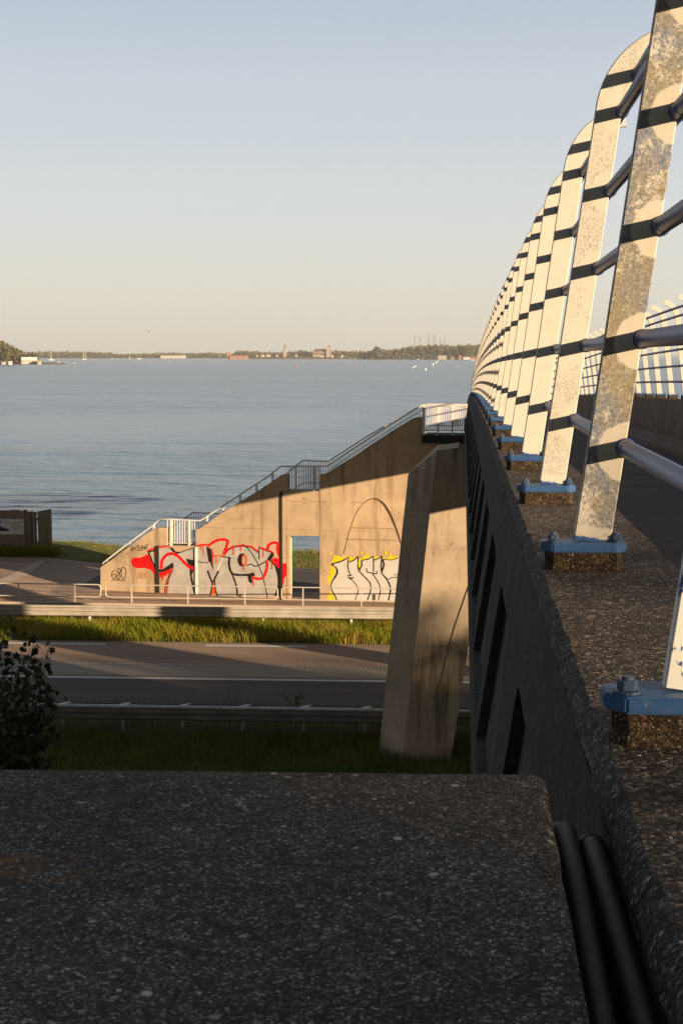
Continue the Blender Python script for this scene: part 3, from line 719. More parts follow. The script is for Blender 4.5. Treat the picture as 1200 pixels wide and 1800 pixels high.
# recessed joints
mb = MB()
for (x0, y0, x1, y1) in ((617, 928.5, 692, 928.8), (611, 948.8, 697, 949.1), (650.8, 929, 651.1, 948)):
    a = W(x0, y1); b = W(x1, y0); mb.box((a.x, YW + .0235 * (1 if y0 < 940 else .62) - .004, a.z), (b.x, YW + .07, b.z))
sp_(mb, 'arch_joint', M['stain_light'])
mb = MB()
for (x0, x1, y0, y1) in ((274.6, 279.4, 959.8, 1072), (492.6, 495.9, 864.9, 1072)):
    a = W(x0, y1); b = W(x1, y0); mb.box((a.x, YW - .030, a.z), (b.x, YW + .36, b.z))
sp_(mb, 'joint', M['joint_dark'])
mb = MB()                                                        # pale down strip, door jamb and coping strips
a = W(344, 1047); b = W(346.6, 962); mb.box((a.x, YW - .05, a.z - .5), (b.x, YW + .03, b.z)); sp_(mb, 'down_pipe', M['rail_white'])
mb = MB(); a = W(504.5, 1056); b = W(509.4, 941); mb.box((a.x, YW - .004, a.z - .4), (b.x, YW + .40, b.z)); a2 = W(562, 1056); b2 = W(567.5, 864); mb.box((a2.x, YW - .003, a2.z - .4), (b2.x, YW + .045, b2.z))
sp_(mb, 'pilaster', M['concrete_wall'])
# stair flights and landings behind the wall
mb = MB(); SD = 1.75
def flight(xa, ya, xb, yb):
    p = W(xa, ya); q = W(xb, yb); n = max(2, int(abs(q.z - p.z) / .17))
    for i in range(n):
        x0 = p.x + (q.x - p.x) * i / n; x1 = p.x + (q.x - p.x) * (i+1) / n; z = p.z + (q.z - p.z) * (i+1) / n
        mb.box((x0, YW + .385, z - .45), (x1 - .001, YW + SD, z))
def landing(xa, xb, y, th=.28):
    p = W(xa, y); q = W(xb, y); mb.box((p.x, YW + .385, p.z - th), (q.x, YW + SD, p.z))
flight(184, 1030, 294, 961); landing(294, 345, 960.5); flight(345, 960, 507, 866); landing(507, 563, 865.5); flight(563, 864, 743, 768)
sp_(mb, 'stair_flight', M['concrete_wall'])
mb = MB(); p = W(742.5, 764); q = W(826, 764); mb.box((p.x, YW - .25, p.z - .35), (q.x + .1, YW + SD, p.z)); sp_(mb, 'landing_slab', M['concrete_side'])
# railings on the stair wall
def Wr(x, y, off): return W(x, y, off)
def tubes(mb, pts, off, r): mb.tube([Wr(x, y, off) for x, y in pts], r, 8)
def bars(mb, x0, x1, n, top, bot, off, r):
    for i in range(n):
        x = x0 + (x1 - x0) * i / (n - 1); a = Wr(x, top(x), off); b = Wr(x, bot(x), off); mb.bar(a, b, r*2)
lerp = lambda pts: (lambda x: float(np.interp(x, [p[0] for p in pts], [p[1] for p in pts])))
o1 = .12
hand = [(179.5, 999), (180, 990), (190, 982), (215, 962.5), (266, 925), (279, 913.5), (297, 913.5), (350, 916), (362, 908.5), (378, 898), (430, 864), (470, 838), (482, 828), (492, 820), (520, 820), (573, 820), (620, 788.5), (690, 743), (741, 712)]
HL = lerp(hand)
rail1 = empty('stair_railing', W(420, 960, o1)); tag(rail1, 'pale metal handrail and bars along the front top of the graffiti stair wall', 'railing', 'railings of the concrete staircase'); r1 = rail1.location.copy()
def rp(mb, name, m, root, rl): o = mb.build(name, m, root); o.location = -rl; return o
mb = MB(); tubes(mb, hand, o1, .034); rp(mb, 'handrail', M['rail_white'], rail1, r1)
top1 = lerp([(177, 998), (206, 977), (250, 944), (270, 931), (294, 927.5), (344, 930.5), (352, 929), (390, 901.5), (440, 872), (480, 845), (506, 833), (562, 834), (572, 833), (620, 803.5), (680, 763), (724, 736), (742, 733)])
for x in (187, 227, 269, 363, 392, 421, 450, 478): mb = MB(); mb.bar(Wr(x, HL(x), o1), Wr(x, top1(x) + 3, o1), .075); rp(mb, 'stanchion', M['rail_white'], rail1, r1)
mb = MB(); bars(mb, 293, 341, 12, lambda x: 914.5, lambda x: 955, o1, .016); tubes(mb, [(293, 955), (339, 955.5)], o1, .022); rp(mb, 'landing_bars', M['rail_white'], rail1, r1)
for x in (299.5, 331.5): mb = MB(); mb.bar(Wr(x, 914, o1), Wr(x, 961, o1), .085); rp(mb, 'stanchion', M['rail_white'], rail1, r1)
mb = MB(); bars(mb, 508, 561, 14, HL, lambda x: 861, o1, .014); tubes(mb, [(507, 861), (561, 861)], o1, .02); rp(mb, 'landing_bars', M['rail_grey'], rail1, r1)  # shade on these bars put into a greyer colour
for x in (519, 551): mb = MB(); mb.bar(Wr(x, 820, o1), Wr(x, 865, o1), .06); rp(mb, 'stanchion', M['rail_white'], rail1, r1)
mb = MB(); tubes(mb, [(574, 829), (620, 797.5), (690, 752), (741, 721)], o1, .018); bars(mb, 580, 738, 58, HL, lambda x: top1(x) + 1, o1, .009); rp(mb, 'flight_bars', M['rail_grey'], rail1, r1)
# the far side of the stairs carries a second railing, its shade put into a greyer colour
o2 = SD - .05; k2 = (YW + o2) / YW
rail2 = empty('stair_railing', W(420, 940, o2)); tag(rail2, 'grey barred railing on the rear side of the staircase, seen behind the landings', 'railing', 'railings of the concrete staircase'); r2 = rail2.location.copy()
def onp(pts): return [W(x, y, 0, o2) for x, y in pts]
mb = MB()
back = [(190, 984), (290, 935), (320, 914), (339, 901), (389, 903), (440, 872), (500, 835), (531, 809.5), (577, 811), (640, 770), (741, 712)]
mb.tube(onp(back), .03, 8); BL = lerp(back)
rp(mb, 'handrail', M['rail_grey'], rail2, r2)
mb = MB()
def bbars(mb, x0, x1, n, top, bot, r):
    for i in range(n):
        x = x0 + (x1-x0)*i/(n-1); a, b = onp([(x, top(x)), (x, bot(x))]); mb.bar(a, b, r*2)
bbars(mb, 320, 400, 20, BL, lambda x: BL(x) + 44, .013); rp(mb, 'landing_bars', M['rail_grey'], rail2, r2); mb = MB(); bbars(mb, 500, 577, 19, BL, lambda x: BL(x) + 50, .013); rp(mb, 'landing_bars', M['rail_grey'], rail2, r2)
mb = MB(); mb.tube(onp([(516, 860), (533, 848.5), (565, 849)]), .03, 6); rp(mb, 'lower_rail', M['rail_white'], rail2, r2)
rail3 = empty('landing_railing', W(780, 735, -.2)); tag(rail3, 'bright cream barred railing of the top landing beside the footbridge', 'railing', 'railings of the concrete staircase'); r3 = rail3.location.copy()
mb = MB(); f3 = -.22
tubes(mb, [(741, 712), (821, 712.5)], f3, .038); tubes(mb, [(741, 718), (821, 718.5)], f3, .02); tubes(mb, [(744, 756), (821, 756.5)], f3, .026); rp(mb, 'handrail', M['rail_white'], rail3, r3)
mb = MB(); bars(mb, 744, 819, 25, lambda x: 713, lambda x: 756.5, f3, .017); rp(mb, 'bars', M['rail_white'], rail3, r3)
for x in (745, 770, 795, 820): mb = MB(); mb.bar(Wr(x, 712, f3), Wr(x, 764, f3), .07); rp(mb, 'stanchion', M['rail_white'], rail3, r3)
mb = MB(); tubes(mb, [(741, 713), (821, 714)], o2, .032); tubes(mb, [(744, 752), (800, 752), (812, 744), (821, 744)], o2, .024); bars(mb, 746, 818, 21, lambda x: 713, lambda x: 752, o2, .014); rp(mb, 'rear_bars', M['rail_white'], rail3, r3)

WALL_ROOTS += [rail1, rail2, rail3]
# ------------------------------------------------------------------ graffiti (paint lying on the wall, parts of it)
class Paint:
    def __init__(s): s.mb = MB(); s.d = .003; s.mats = []
    def mi(s, m):
        if m not in s.mats: s.mats.append(m)
        return s.mats.index(m)
    def fill(s, pts, m, smooth=False):
        if smooth: pts = crom(pts, 4, True)
        s.d += .0002; P = [W(x, y, -s.d) for x, y in pts]
        tr = geometry.tessellate_polygon([[Vector((p.x, p.z, 0)) for p in P]])
        s.mb.add(P, [tuple(t) for t in tr], s.mi(m))
    def stroke(s, pts, w_, m, smooth=True, taper=False):
        if smooth and len(pts) > 2: pts = crom(pts, 5)
        s.d += .0002; L = []; Rr = []; n = len(pts)
        for i, (x, y) in enumerate(pts):
            a = pts[max(i-1, 0)]; b = pts[min(i+1, n-1)]; dx, dy = b[0]-a[0], b[1]-a[1]; l = math.hypot(dx, dy) or 1
            ww = w_ / 2 * (1 + .12 * math.sin(i * 1.7)) * ((.35 + .65 * math.sin(math.pi * (i + .5) / n)) if taper else 1)
            nx_, ny_ = -dy/l*ww, dx/l*ww; e = s.d + i * 4e-6
            L.append(W(x+nx_, y+ny_, -e)); Rr.append(W(x-nx_, y-ny_, -e))
        s.mb.add(L + Rr, [(i, i+1, n+i+1, n+i) for i in range(n-1)], s.mi(m))
    def drip(s, x, y, l, w_, m): s.stroke([(x, y), (x + .2, y + l*.5), (x, y + l)], w_, m, True)
    def build(s, name, label):
        o = s.mb.build(name, [M[m] for m in s.mats], stairs, fix=False); o.location = -sloc; o['label'] = label; return o
g4 = lambda L: [(180 + x/3.529, 900 + y/3.529) for x, y in L]
g7 = lambda L: [(250 + x/8, 890 + y/8) for x, y in L]
g8 = lambda L: [(390 + x/9.23, 930 + y/9.23) for x, y in L]
gh = lambda L: [(560 + x/7.5, 860 + y/7.5) for x, y in L]
RD, OR, SI, BK, YE, WH = 'spray_red', 'spray_orange', 'spray_silver', 'spray_black', 'spray_yellow', 'spray_white'
p = Paint()
p.fill(g4([(178, 305), (186, 287), (205, 281), (235, 284), (262, 272), (285, 260), (305, 305), (332, 352), (345, 362), (400, 345), (432, 320), (435, 350), (415, 380), (380, 402), (350, 409), (325, 388), (300, 358), (260, 347), (215, 349), (188, 336)]), RD)
p.fill(g7([(100, 655), (215, 605), (380, 580), (440, 645), (520, 658), (620, 622), (760, 578), (905, 562), (935, 780), (995, 900), (1005, 718), (1150, 712)]) +
       g8([(40, 450), (45, 420), (100, 340), (200, 290), (350, 275), (480, 295), (590, 375), (612, 310), (800, 375), (830, 405), (755, 495), (860, 600), (905, 760), (905, 900), (870, 1020), (840, 1090), (0, 1100)]) +
       g7([(1050, 1240), (750, 1233), (345, 1222), (385, 1010), (430, 890), (430, 790), (380, 830), (290, 900), (200, 880), (140, 760)]), SI)
p.stroke(g7([(60, 635), (130, 605), (215, 580), (380, 560)]), 2.8, RD, False); p.stroke(g7([(85, 640), (150, 628), (215, 605)]), 2.4, BK, False)
p.stroke(g7([(92, 648), (130, 740), (190, 870), (250, 905)]), 2.6, BK)
p.fill(g7([(180, 850), (205, 925), (300, 922), (400, 875), (436, 870), (440, 820), (430, 785), (370, 830), (290, 885), (215, 880)]), BK)
p.stroke(g7([(425, 870), (395, 970), (350, 1080), (330, 1222)]), 2.6, OR); p.stroke(g7([(440, 820), (420, 930), (370, 1030), (345, 1222)]), 1.4, BK)
p.fill(g7([(375, 572), (430, 585), (470, 635), (560, 645), (500, 668), (430, 640)]), BK)
p.stroke(g7([(440, 640), (520, 655), (620, 618), (760, 574)]), 1.2, BK)
p.fill(g7([(615, 736), (770, 765), (772, 800), (700, 960), (672, 940), (660, 850)]), BK)
p.stroke(g7([(272, 880), (280, 770), (335, 690), (410, 665), (490, 690), (560, 755), (640, 835), (720, 875)]), 5.2, RD)
p.fill(g7([(640, 830), (700, 850), (755, 828), (715, 900), (660, 870)]), RD)
p.stroke(g7([(682, 930), (700, 1050), (722, 1140), (742, 1232)]), 3.6, BK)
p.stroke(g7([(785, 775), (860, 792), (935, 795)]), 1.5, BK)
p.fill(g7([(902, 560), (970, 600), (985, 700), (992, 810), (1002, 905), (960, 790), (932, 775)]), BK)
p.stroke(g7([(985, 600), (998, 700), (996, 800)]), 2, RD); p.stroke(g7([(770, 553), (840, 545), (918, 535)]), 3.2, RD, False)
p.fill(g7([(1000, 1040), (1018, 1110), (1034, 1242), (962, 1240), (982, 1120)]), OR)
p.stroke(g7([(922, 905), (955, 1000), (985, 1070)]), 3, BK); p.stroke(g7([(1075, 910), (1025, 1010), (1000, 1060)]), 3, BK)
p.stroke(g7([(985, 1065), (978, 1150), (960, 1242)]), 2.4, BK); p.stroke(g7([(1018, 1040), (1028, 1150), (1052, 1242)]), 2.4, BK)
p.stroke(g7([(925, 560), (1000, 505), (1080, 470), (1150, 468)]) + g8([(60, 175), (100, 190), (92, 230), (62, 330), (30, 410)]), 4.6, RD)
p.stroke(g7([(995, 702), (1080, 695), (1150, 697)]), 2.2, OR, False); p.stroke(g7([(1140, 905 - 190), (1100, 800), (1060, 890)]), 2.2, 'spray_bright')
top8 = [(40, 415), (100, 330), (200, 275), (350, 262), (480, 283), (590, 365), (604, 292), (800, 362), (842, 388)]
p.stroke(g8([(x, y + 14) for x, y in top8]), 2.0, BK, False); p.stroke(g8(top8), 2.4, RD, False)
p.stroke(g8([(0, 452), (70, 455), (130, 458)]), 1.8, BK, False); p.stroke(g8([(128, 455), (118, 560), (148, 690), (215, 738), (420, 742), (520, 718)]), 3.8, BK)
p.stroke(g8([(150, 690), (208, 830), (242, 950), (252, 1085)]), 2.6, BK)
p.fill(g8([(415, 725), (525, 712), (540, 752), (495, 782), (488, 880), (462, 878), (435, 840)]), BK)
ell = lambda cx, cy, a, b: g8([(cx + a*math.cos(t*math.pi/12), cy + b*math.sin(t*math.pi/12)) for t in range(24)])
p.fill(ell(330, 500, 72, 108), BK); p.fill(ell(364, 505, 44, 98), OR); p.fill(ell(360, 505, 20, 62), SI)
p.stroke(g8([(405, 595), (470, 570), (550, 602), (650, 562), (745, 500), (800, 410)]), 1.9, BK)
p.fill(g8([(808, 378), (852, 420), (785, 520), (742, 482)]), BK); p.stroke(g8([(606, 330), (606, 490)]), 1.5, BK, False)
p.fill(g8([(790, 512), (860, 458), (920, 482), (945, 430), (968, 520), (968, 690), (900, 610)]), RD)
p.stroke(g8([(738, 335), (768, 255), (850, 218), (912, 240), (905, 330), (935, 440)]), 4.4, RD)
p.fill(g8([(755, 498), (860, 600), (905, 760), (910, 900), (882, 1020), (845, 1082), (950, 1085), (972, 900), (972, 690), (870, 580)]), BK)
p.fill(g8([(985, 555), (1050, 553), (1057, 745), (1012, 800), (1000, 890), (985, 900)]), RD)
p.stroke(g8([(728, 505), (735, 600), (702, 730), (645, 800), (560, 802), (482, 778)]), 4.6, RD)
p.stroke(g8([(330, 240), (430, 320), (530, 460), (620, 640), (690, 860), (745, 1130)]), 1.2, BK)
for (x, y, l) in ((170, 640, 70), (825, 560, 50), (860, 560, 105), (990, 710, 80), (1045, 710, 95), (300, 960, 80), (350, 930, 50)): p.drip(250 + x/8, 890 + y/8, l/8, 1.6, OR)
for (x, y, l) in ((190, 290, 125), (308, 275, 85), (672, 330, 125), (355, 600, 75), (508, 820, 120), (815, 560, 90)): p.drip(390 + x/9.23, 930 + y/9.23, l/9.23, 1.7, RD)
JJ = None
p.build('graffiti', 'large silver, black and red graffiti letters TMS')
p = Paint()
p.fill(gh([(112, 1150), (150, 1130), (158, 975), (200, 905), (235, 868), (300, 898), (390, 882), (450, 905), (520, 882), (570, 918), (600, 872), (660, 872), (700, 897), (830, 880), (880, 915), (935, 870), (1000, 880), (1050, 890), (1050, 960), (560, 1010), (560, 1200), (250, 1470), (105, 1465), (155, 1330), (118, 1210)]), YE)
for (x, y, r) in ((160, 845, 14), (560, 835, 16), (630, 850, 12), (880, 840, 18), (130, 1090, 11), (215, 890, 18), (940, 862, 16)): p.fill([(560 + (x + r*math.cos(t))/7.5, 860 + (y + r*1.3*math.sin(t))/7.5) for t in [k*math.pi/5 for k in range(10)]], YE)
p.fill(gh([(190, 975), (280, 955), (390, 900), (397, 960), (455, 938), (520, 893), (525, 960), (545, 945), (570, 935), (650, 925), (712, 895), (730, 935), (830, 888), (850, 922), (960, 930), (1050, 902), (1050, 1475), (232, 1475), (165, 1310), (180, 1210), (235, 1110), (222, 1040)]), WH)
p.fill(gh([(522, 960), (548, 950), (548, 1020), (532, 1050), (520, 1010)]), YE)
for pts, w_ in (([(172, 985), (280, 955), (345, 925), (392, 895)], 2.4), ([(398, 960), (460, 935), (522, 885)], 2.2), ([(560, 938), (650, 920), (715, 885)], 2), ([(730, 935), (790, 910), (832, 880)], 2),
    ([(850, 920), (960, 932), (1050, 900)], 1.4), ([(392, 890), (384, 1020), (412, 1130)], 2.2), ([(372, 1142), (440, 1132)], 1.6), ([(385, 1160), (430, 1172), (460, 1160)], 2.4), ([(390, 1165), (440, 1200), (500, 1270), (518, 1345), (480, 1465)], 1.5),
    ([(522, 890), (522, 1050), (600, 1150), (672, 1230), (684, 1330), (640, 1470)], 2.2), ([(722, 888), (722, 1085)], 2), ([(630, 1040), (642, 1095), (700, 1100), (762, 1112), (764, 1078)], 1.8), ([(705, 1105), (785, 1230), (812, 1330), (785, 1465)], 1.8),
    ([(832, 880), (826, 1085), (900, 1190), (946, 1310), (918, 1465)], 2.6), ([(900, 1190), (960, 1166), (1040, 1160)], 1.5), ([(990, 1130), (1040, 1126)], 1.2), ([(172, 985), (236, 1050), (238, 1120), (172, 1220), (165, 1310), (238, 1460)], 3.2), ([(562, 945), (568, 1000), (530, 1070)], 2.6), ([(842, 925), (858, 1000), (828, 1085)], 3.2)):
    p.stroke(gh(pts), w_, BK)
p.stroke(gh([(195, 1000), (222, 1050), (222, 1110), (165, 1215), (158, 1310), (222, 1450)]), .9, 'spray_bright')
for pts in ([(378, 900), (372, 1020), (398, 1120)], [(510, 960), (510, 1060), (590, 1160), (660, 1240), (672, 1330)], [(815, 900), (814, 1090), (888, 1200), (934, 1310)]): p.stroke(gh(pts), 1.0, 'spray_bright')
p.build('graffiti', 'pale silver graffiti letters outlined in black with yellow splashes')
p = Paint()
for pts in ([(80, 358), (62, 375), (60, 402), (76, 412), (86, 396), (76, 384), (62, 394)], [(104, 348), (92, 366), (106, 382), (112, 404), (100, 414), (92, 400), (104, 382), (114, 360), (104, 348)], [(126, 342), (117, 375), (127, 412), (142, 407), (148, 372), (138, 344), (124, 346)], [(62, 420), (100, 421), (142, 427)]): p.stroke(g4(pts), 1.3, BK)
for pts in ([(178, 217), (192, 242)], [(192, 213), (178, 244)], [(203, 216), (195, 226), (202, 236), (210, 225), (202, 216)], [(211, 209), (228, 205)], [(220, 208), (222, 236)], [(228, 209), (233, 234), (238, 217), (244, 232), (247, 205)], [(255, 212), (249, 222), (255, 232), (261, 221), (254, 212)], [(262, 236), (267, 204), (273, 230)], [(263, 222), (272, 220)], [(272, 198), (279, 212), (286, 194)], [(279, 212), (276, 232)], [(215, 241), (255, 237)]): p.stroke(g4(pts), 1.0, BK, False)
for pts in ([(222, 375), (210, 380), (214, 392), (222, 398), (216, 410), (206, 408)], [(232, 376), (232, 410)], [(240, 375), (240, 405), (250, 410), (254, 378)], [(258, 378), (274, 376)], [(266, 378), (266, 410)], [(288, 376), (278, 378), (278, 408), (290, 408)], [(278, 392), (288, 391)], [(306, 376), (296, 380), (300, 392), (306, 398), (300, 412), (292, 408)]): p.stroke(g4(pts), 1.5, 'spray_faint')
p.stroke([(604, 974), (612, 941), (624, 907), (638, 885), (655, 876)], 1.1, 'stain'); p.stroke([(655, 876), (672, 882), (686, 902), (698, 932), (704, 953)], .9, 'stain')
p.build('graffiti', 'small scribbled tags near the foot of the stairs')

for q_ in WALL_ROOTS: q_.location = PV + RW @ (q_.location - PV); q_.rotation_euler = (0, 0, -TH)
# ------------------------------------------------------------------ roadside: pedestrian fence, guard rails
def guard_x(x): return onZ(x, 1065, 0).x
YF = Yat(1065); 
def fence_panel(xa, xb, posts, label):
    """xa, xb in metres along the fence"""
    root = empty('barrier_fence', ((xa+xb)/2, YF, 0)); tag(root, label, 'fence', 'tube fence panels beside the bike path'); rl = root.location.copy()
    zt, zb, r = .80, .27, .027; rd = .14; pts = []
    for (cx, cz, a0) in ((xa + rd, zt - rd, 180), (xb - rd, zt - rd, 90), (xb - rd, zb + rd, 0), (xa + rd, zb + rd, -90)):
        for k in range(6): a = R(a0 - 90*k/5); pts.append((cx + rd*math.cos(a), YF, cz + rd*math.sin(a)))
    pts.append(pts[0]); mb = MB(); mb.tube(pts, r, 8, caps=False); o = auto_smooth(mb.build('frame', M['fence_paint'], root), 60); o.location = -rl
    for px_ in posts:
        mb = MB(); mb.bar((px_, YF, -.05), (px_, YF, zt - .03), .045); o = mb.build('post', M['fence_paint'], root); o.location = -rl
X = lambda x: onZ(x, 1065, 0).x
fence_panel(X(-140), X(171), [X(-75), X(22), X(124)], 'tube fence panel standing left of the gap, in front of the dark yard')
fence_panel(X(180), X(488), [X(227), X(328), X(430)], 'tube fence panel standing in front of the red and silver graffiti')
fence_panel(X(495), X(802), [X(533), X(636), X(738)], 'tube fence panel standing in front of the doorway and yellow graffiti')
fence_panel(X(810), X(1115), [X(850), X(950), X(1050)], 'tube fence panel standing behind the bridge side')
def wprofile(h, dep):
    return [(0, 0), (dep*.25, .04*h), (dep, .16*h), (dep, .34*h), (dep*.15, .46*h), (dep*.15, .54*h), (dep, .66*h), (dep, .84*h), (dep*.25, .96*h), (0, h)]
def guard(name, label, y0, z0, x0, x1, step, m, double):
    root = empty('guard_rail', ((x0+x1)/2, y0 + SL*(x0+x1)/2, 0)); tag(root, label, 'guard rail', 'steel guard rails along the road'); rl = root.location.copy()
    def beam(yo, sgn):
        mm = 'beam_dirty' if double else m
        mb = MB(); sec = wprofile(.33, .08); outer = [(sgn*a, b) for a, b in sec]; inner = [(sgn*a - sgn*.012, b) for a, b in reversed(sec)]
        ring = outer + inner; n = len(ring)
        vs = [(x, y0 + SL*x + yo + a, z0 + b) for x in (x0, x1) for a, b in ring]
        mb.add(vs, [(k, (k+1) % n, n+(k+1) % n, n+k) for k in range(n)] + [tuple(range(n)), tuple(range(2*n-1, n-1, -1))])
        o = mb.build('beam', M[mm], root); o.location = -rl
    beam(0, -1)
    mb = MB(); mb.tube([(x0, y0 + SL*x0 - .015, z0 + .385), (x1, y0 + SL*x1 - .015, z0 + .385)], .05, 10); o = auto_smooth(mb.build('top_rail', M['steel_galv'] if double else M['guard_beam'], root), 50); o.location = -rl
    if double: beam(.56, 1)
    x = x0 + .9
    while x < x1:
        y = y0 + SL*x
        mb = MB()
        if double:
            mb.box((x - .03, y + .25, -.1), (x + .03, y + .33, z0 + .30)); 
            o = mb.build('post', M['steel_galv'], root); o.location = -rl
            mb = MB(); mb.bar((x - .10, y + .03, z0 + .40), (x + .16, y + .54, z0 + .345), .10, .012)
            o = mb.build('bracket', M['steel_galv'], root); o.location = -rl
        else:
            mb.box((x - .04, y + .04, -.1), (x + .04, y + .12, z0 + .31)); o = mb.build('post', M['steel_galv'], root); o.location = -rl
        x += step
    return root
yn = (lambda p: p.y - SL*p.x)(onZ(480, 1269, .36))
guard('near', 'grey double steel guard rail with brackets, at the near edge of the road', yn, .36, onZ(48, 1268, .3).x, onZ(1150, 1268, .3).x, 1.70, 'steel_galv', True)
guard('far', 'sunlit beige steel guard rail between the tall verge grass and the tube fence', (lambda p: p.y - SL*p.x)(onZ(400, 1086, .36)), .36, onZ(-200, 1090, .3).x, onZ(1150, 1090, .3).x, 3.4, 'guard_beam', False)

# ------------------------------------------------------------------ grass
def blades(name, n, area, hmin, hmax, wd, m, lean=.35, zf=None, mask=None, wind=(-.2, 0)):
    x0, x1, y0, y1 = area; X = rng.uniform(x0, x1, n); Y = rng.uniform(y0, y1, n)
    if mask is not None: k = mask(X, Y); X = X[k]; Y = Y[k]; n = len(X)
    clump = np.array([noise.noise(Vector((a*.7, b*.7, 3))) for a, b in zip(X, Y)])
    H = rng.uniform(hmin, hmax, n) * (1 + .45*clump); a = rng.uniform(0, 2*np.pi, n); wv = wd * rng.uniform(.6, 1.3, n)
    lx = rng.normal(wind[0], lean, n)*H; ly = rng.normal(wind[1], lean, n)*H
    Z = np.zeros(n) if zf is None else np.array([zf(p, q) for p, q in zip(X, Y)])
    cx, sx = np.cos(a)*wv/2, np.sin(a)*wv/2
    V = np.zeros((n, 5, 3))
    V[:, 0] = np.stack([X - cx, Y - sx, Z - .02], 1); V[:, 1] = np.stack([X + cx, Y + sx, Z - .02], 1)
    V[:, 2] = np.stack([X + cx*.8 + lx*.35, Y + sx*.8 + ly*.35, Z + H*.6], 1); V[:, 3] = np.stack([X - cx*.8 + lx*.35, Y - sx*.8 + ly*.35, Z + H*.6], 1)
    V[:, 4] = np.stack([X + lx, Y + ly, Z + H], 1)
    me = bpy.data.meshes.new(name); b = np.arange(n)*5
    loops = np.stack([b, b+1, b+2, b+3, b+3, b+2, b+4], 1).ravel(); starts = np.stack([np.arange(n)*7, np.arange(n)*7+4], 1).ravel(); tot = np.tile([4, 3], n)
    me.vertices.add(n*5); me.vertices.foreach_set('co', V.ravel()); me.loops.add(len(loops)); me.loops.foreach_set('vertex_index', loops.astype(np.int32))
    me.polygons.add(2*n); me.polygons.foreach_set('loop_start', starts.astype(np.int32)); me.polygons.foreach_set('loop_total', tot.astype(np.int32)); me.update(calc_edges=True); me.validate()
    o = link(name, me, M[m]); tag(o, None, None, None, 'stuff'); return o
va, vb = yl(1130.5), yl(1091)
o = blades('verge_grass', 52000, (-24, 12, va - 1, vb + 1), .20, .48, .022, 'grass_blade', .28, mask=lambda X, Y: (Y - SL*X > va) & (Y - SL*X < vb)); tag(o, 'tall sunlit grass between road and beige guard rail', 'grass')
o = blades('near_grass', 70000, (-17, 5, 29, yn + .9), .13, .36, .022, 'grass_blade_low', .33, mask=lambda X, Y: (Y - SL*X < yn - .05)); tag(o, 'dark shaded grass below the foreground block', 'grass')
o = blades('roadside_grass', 2600, (-17, 8, yn + .6, yn + 1.0), .3, .9, .014, 'grass_blade_low', .18); tag(o, 'thin grass stems along the double guard rail', 'grass')
o = blades('bank_grass', 16000, (-32, 6, YL0, SH + .8), .04, .11, .03, 'grass_blade', .3, zf=lambda x, y: gz(x, y) + .02); tag(o, 'short grass on the lake bank', 'grass')
# tuft clumps at the foot of the wooden fence
FY = onZ(70, 978, .3).y
o = blades('fence_grass', 3500, (onY(-30, 970, FY).x, onY(108, 970, FY).x, FY - .9, FY + .4), .2, .6, .03, 'grass_blade', .3, zf=lambda x, y: gz(x, y)); tag(o, 'grass growing at the foot of the wooden fence', 'grass')

# ------------------------------------------------------------------ wooden fence with a banner
fr = empty('wooden_fence', onY(30, 978, FY)); tag(fr, 'brown fence of upright wooden boards with ragged tops by the lake', 'fence'); fl = fr.location.copy()
rr = random.Random(4); mb = MB(); x = -60
while x < 54:
    t = 896.5 + rr.uniform(-.9, 1.4) + (3 if x > 45 else 0); a = onY(x, 990, FY); b = onY(x + 4.35, t, FY); yo = rr.uniform(-.03, .03)
    mb.box((a.x, FY + yo, a.z - .3), (b.x, FY + yo + .03, b.z)); x += 5.15 + rr.uniform(0, .7)
o = mb.build('board_panel', M['wood_board'], fr); o.location = -fl
mb = MB()
for y in (912, 958): a = onY(-60, y, FY); b = onY(66, y, FY); mb.box((a.x, FY + .06, a.z - .05), (b.x, FY + .12, b.z + .05))
o = mb.build('cross_rail', M['wood_board'], fr); o.location = -fl
mb = MB()
for (x, t) in ((56, 899), (61.5, 900)): a = onY(x, 985, FY + .3); b = onY(x + 2.8, t, FY + .3); mb.box((a.x, FY + .3, a.z - .3), (b.x, FY + .34, b.z))
o = mb.build('gate_board', M['wood_board'], fr); o.location = -fl
mb = MB(); a = onY(67, 975, FY); b = onY(81, 899, FY); 
for k in range(5):
    u0, u1 = k/5, (k+.93)/5; xa, xb = a.x + (b.x - a.x)*u0, a.x + (b.x - a.x)*u1; ya, yb = FY + .1 + .9*u0, FY + .1 + .9*u1
    zt = b.z + .05*u0 - .02; zb_ = a.z - .2
    mb.add([(xa, ya, zb_), (xb, yb, zb_), (xb, yb, zt), (xa, ya, zt), (xa, ya + .04, zb_), (xb, yb + .04, zb_), (xb, yb + .04, zt), (xa, ya + .04, zt)], [(0,1,2,3),(7,6,5,4),(0,4,5,1),(1,5,6,2),(2,6,7,3),(3,7,4,0)])
o = mb.build('gate_leaf', M['wood_board'], fr); o.location = -fl
bn = empty('banner', onY(10, 925, FY - .05)); tag(bn, 'pale printed banner hanging on the wooden board fence', 'banner'); bl = bn.location.copy()
def bz(x, y, off): p = onY(x, y, FY); return Vector((p.x, FY - .06 - off, p.z))
mb = MB(); a = bz(-50, 938.5, 0); b = bz(42.5, 912.5, 0); mb.box((a.x, a.y, a.z), (b.x, a.y + .012, b.z)); o = mb.build('sheet', M['banner_white'], bn); o.location = -bl
mb = MB()
def bpoly(mb, pts, off, mi): P = [bz(x, y, off) for x, y in pts]; tr = geometry.tessellate_polygon([[Vector((q.x, q.z, 0)) for q in P]]); mb.add(P, [tuple(t) for t in tr], mi)
b6 = lambda L: [(x/6, 880 + y/6) for x, y in L]
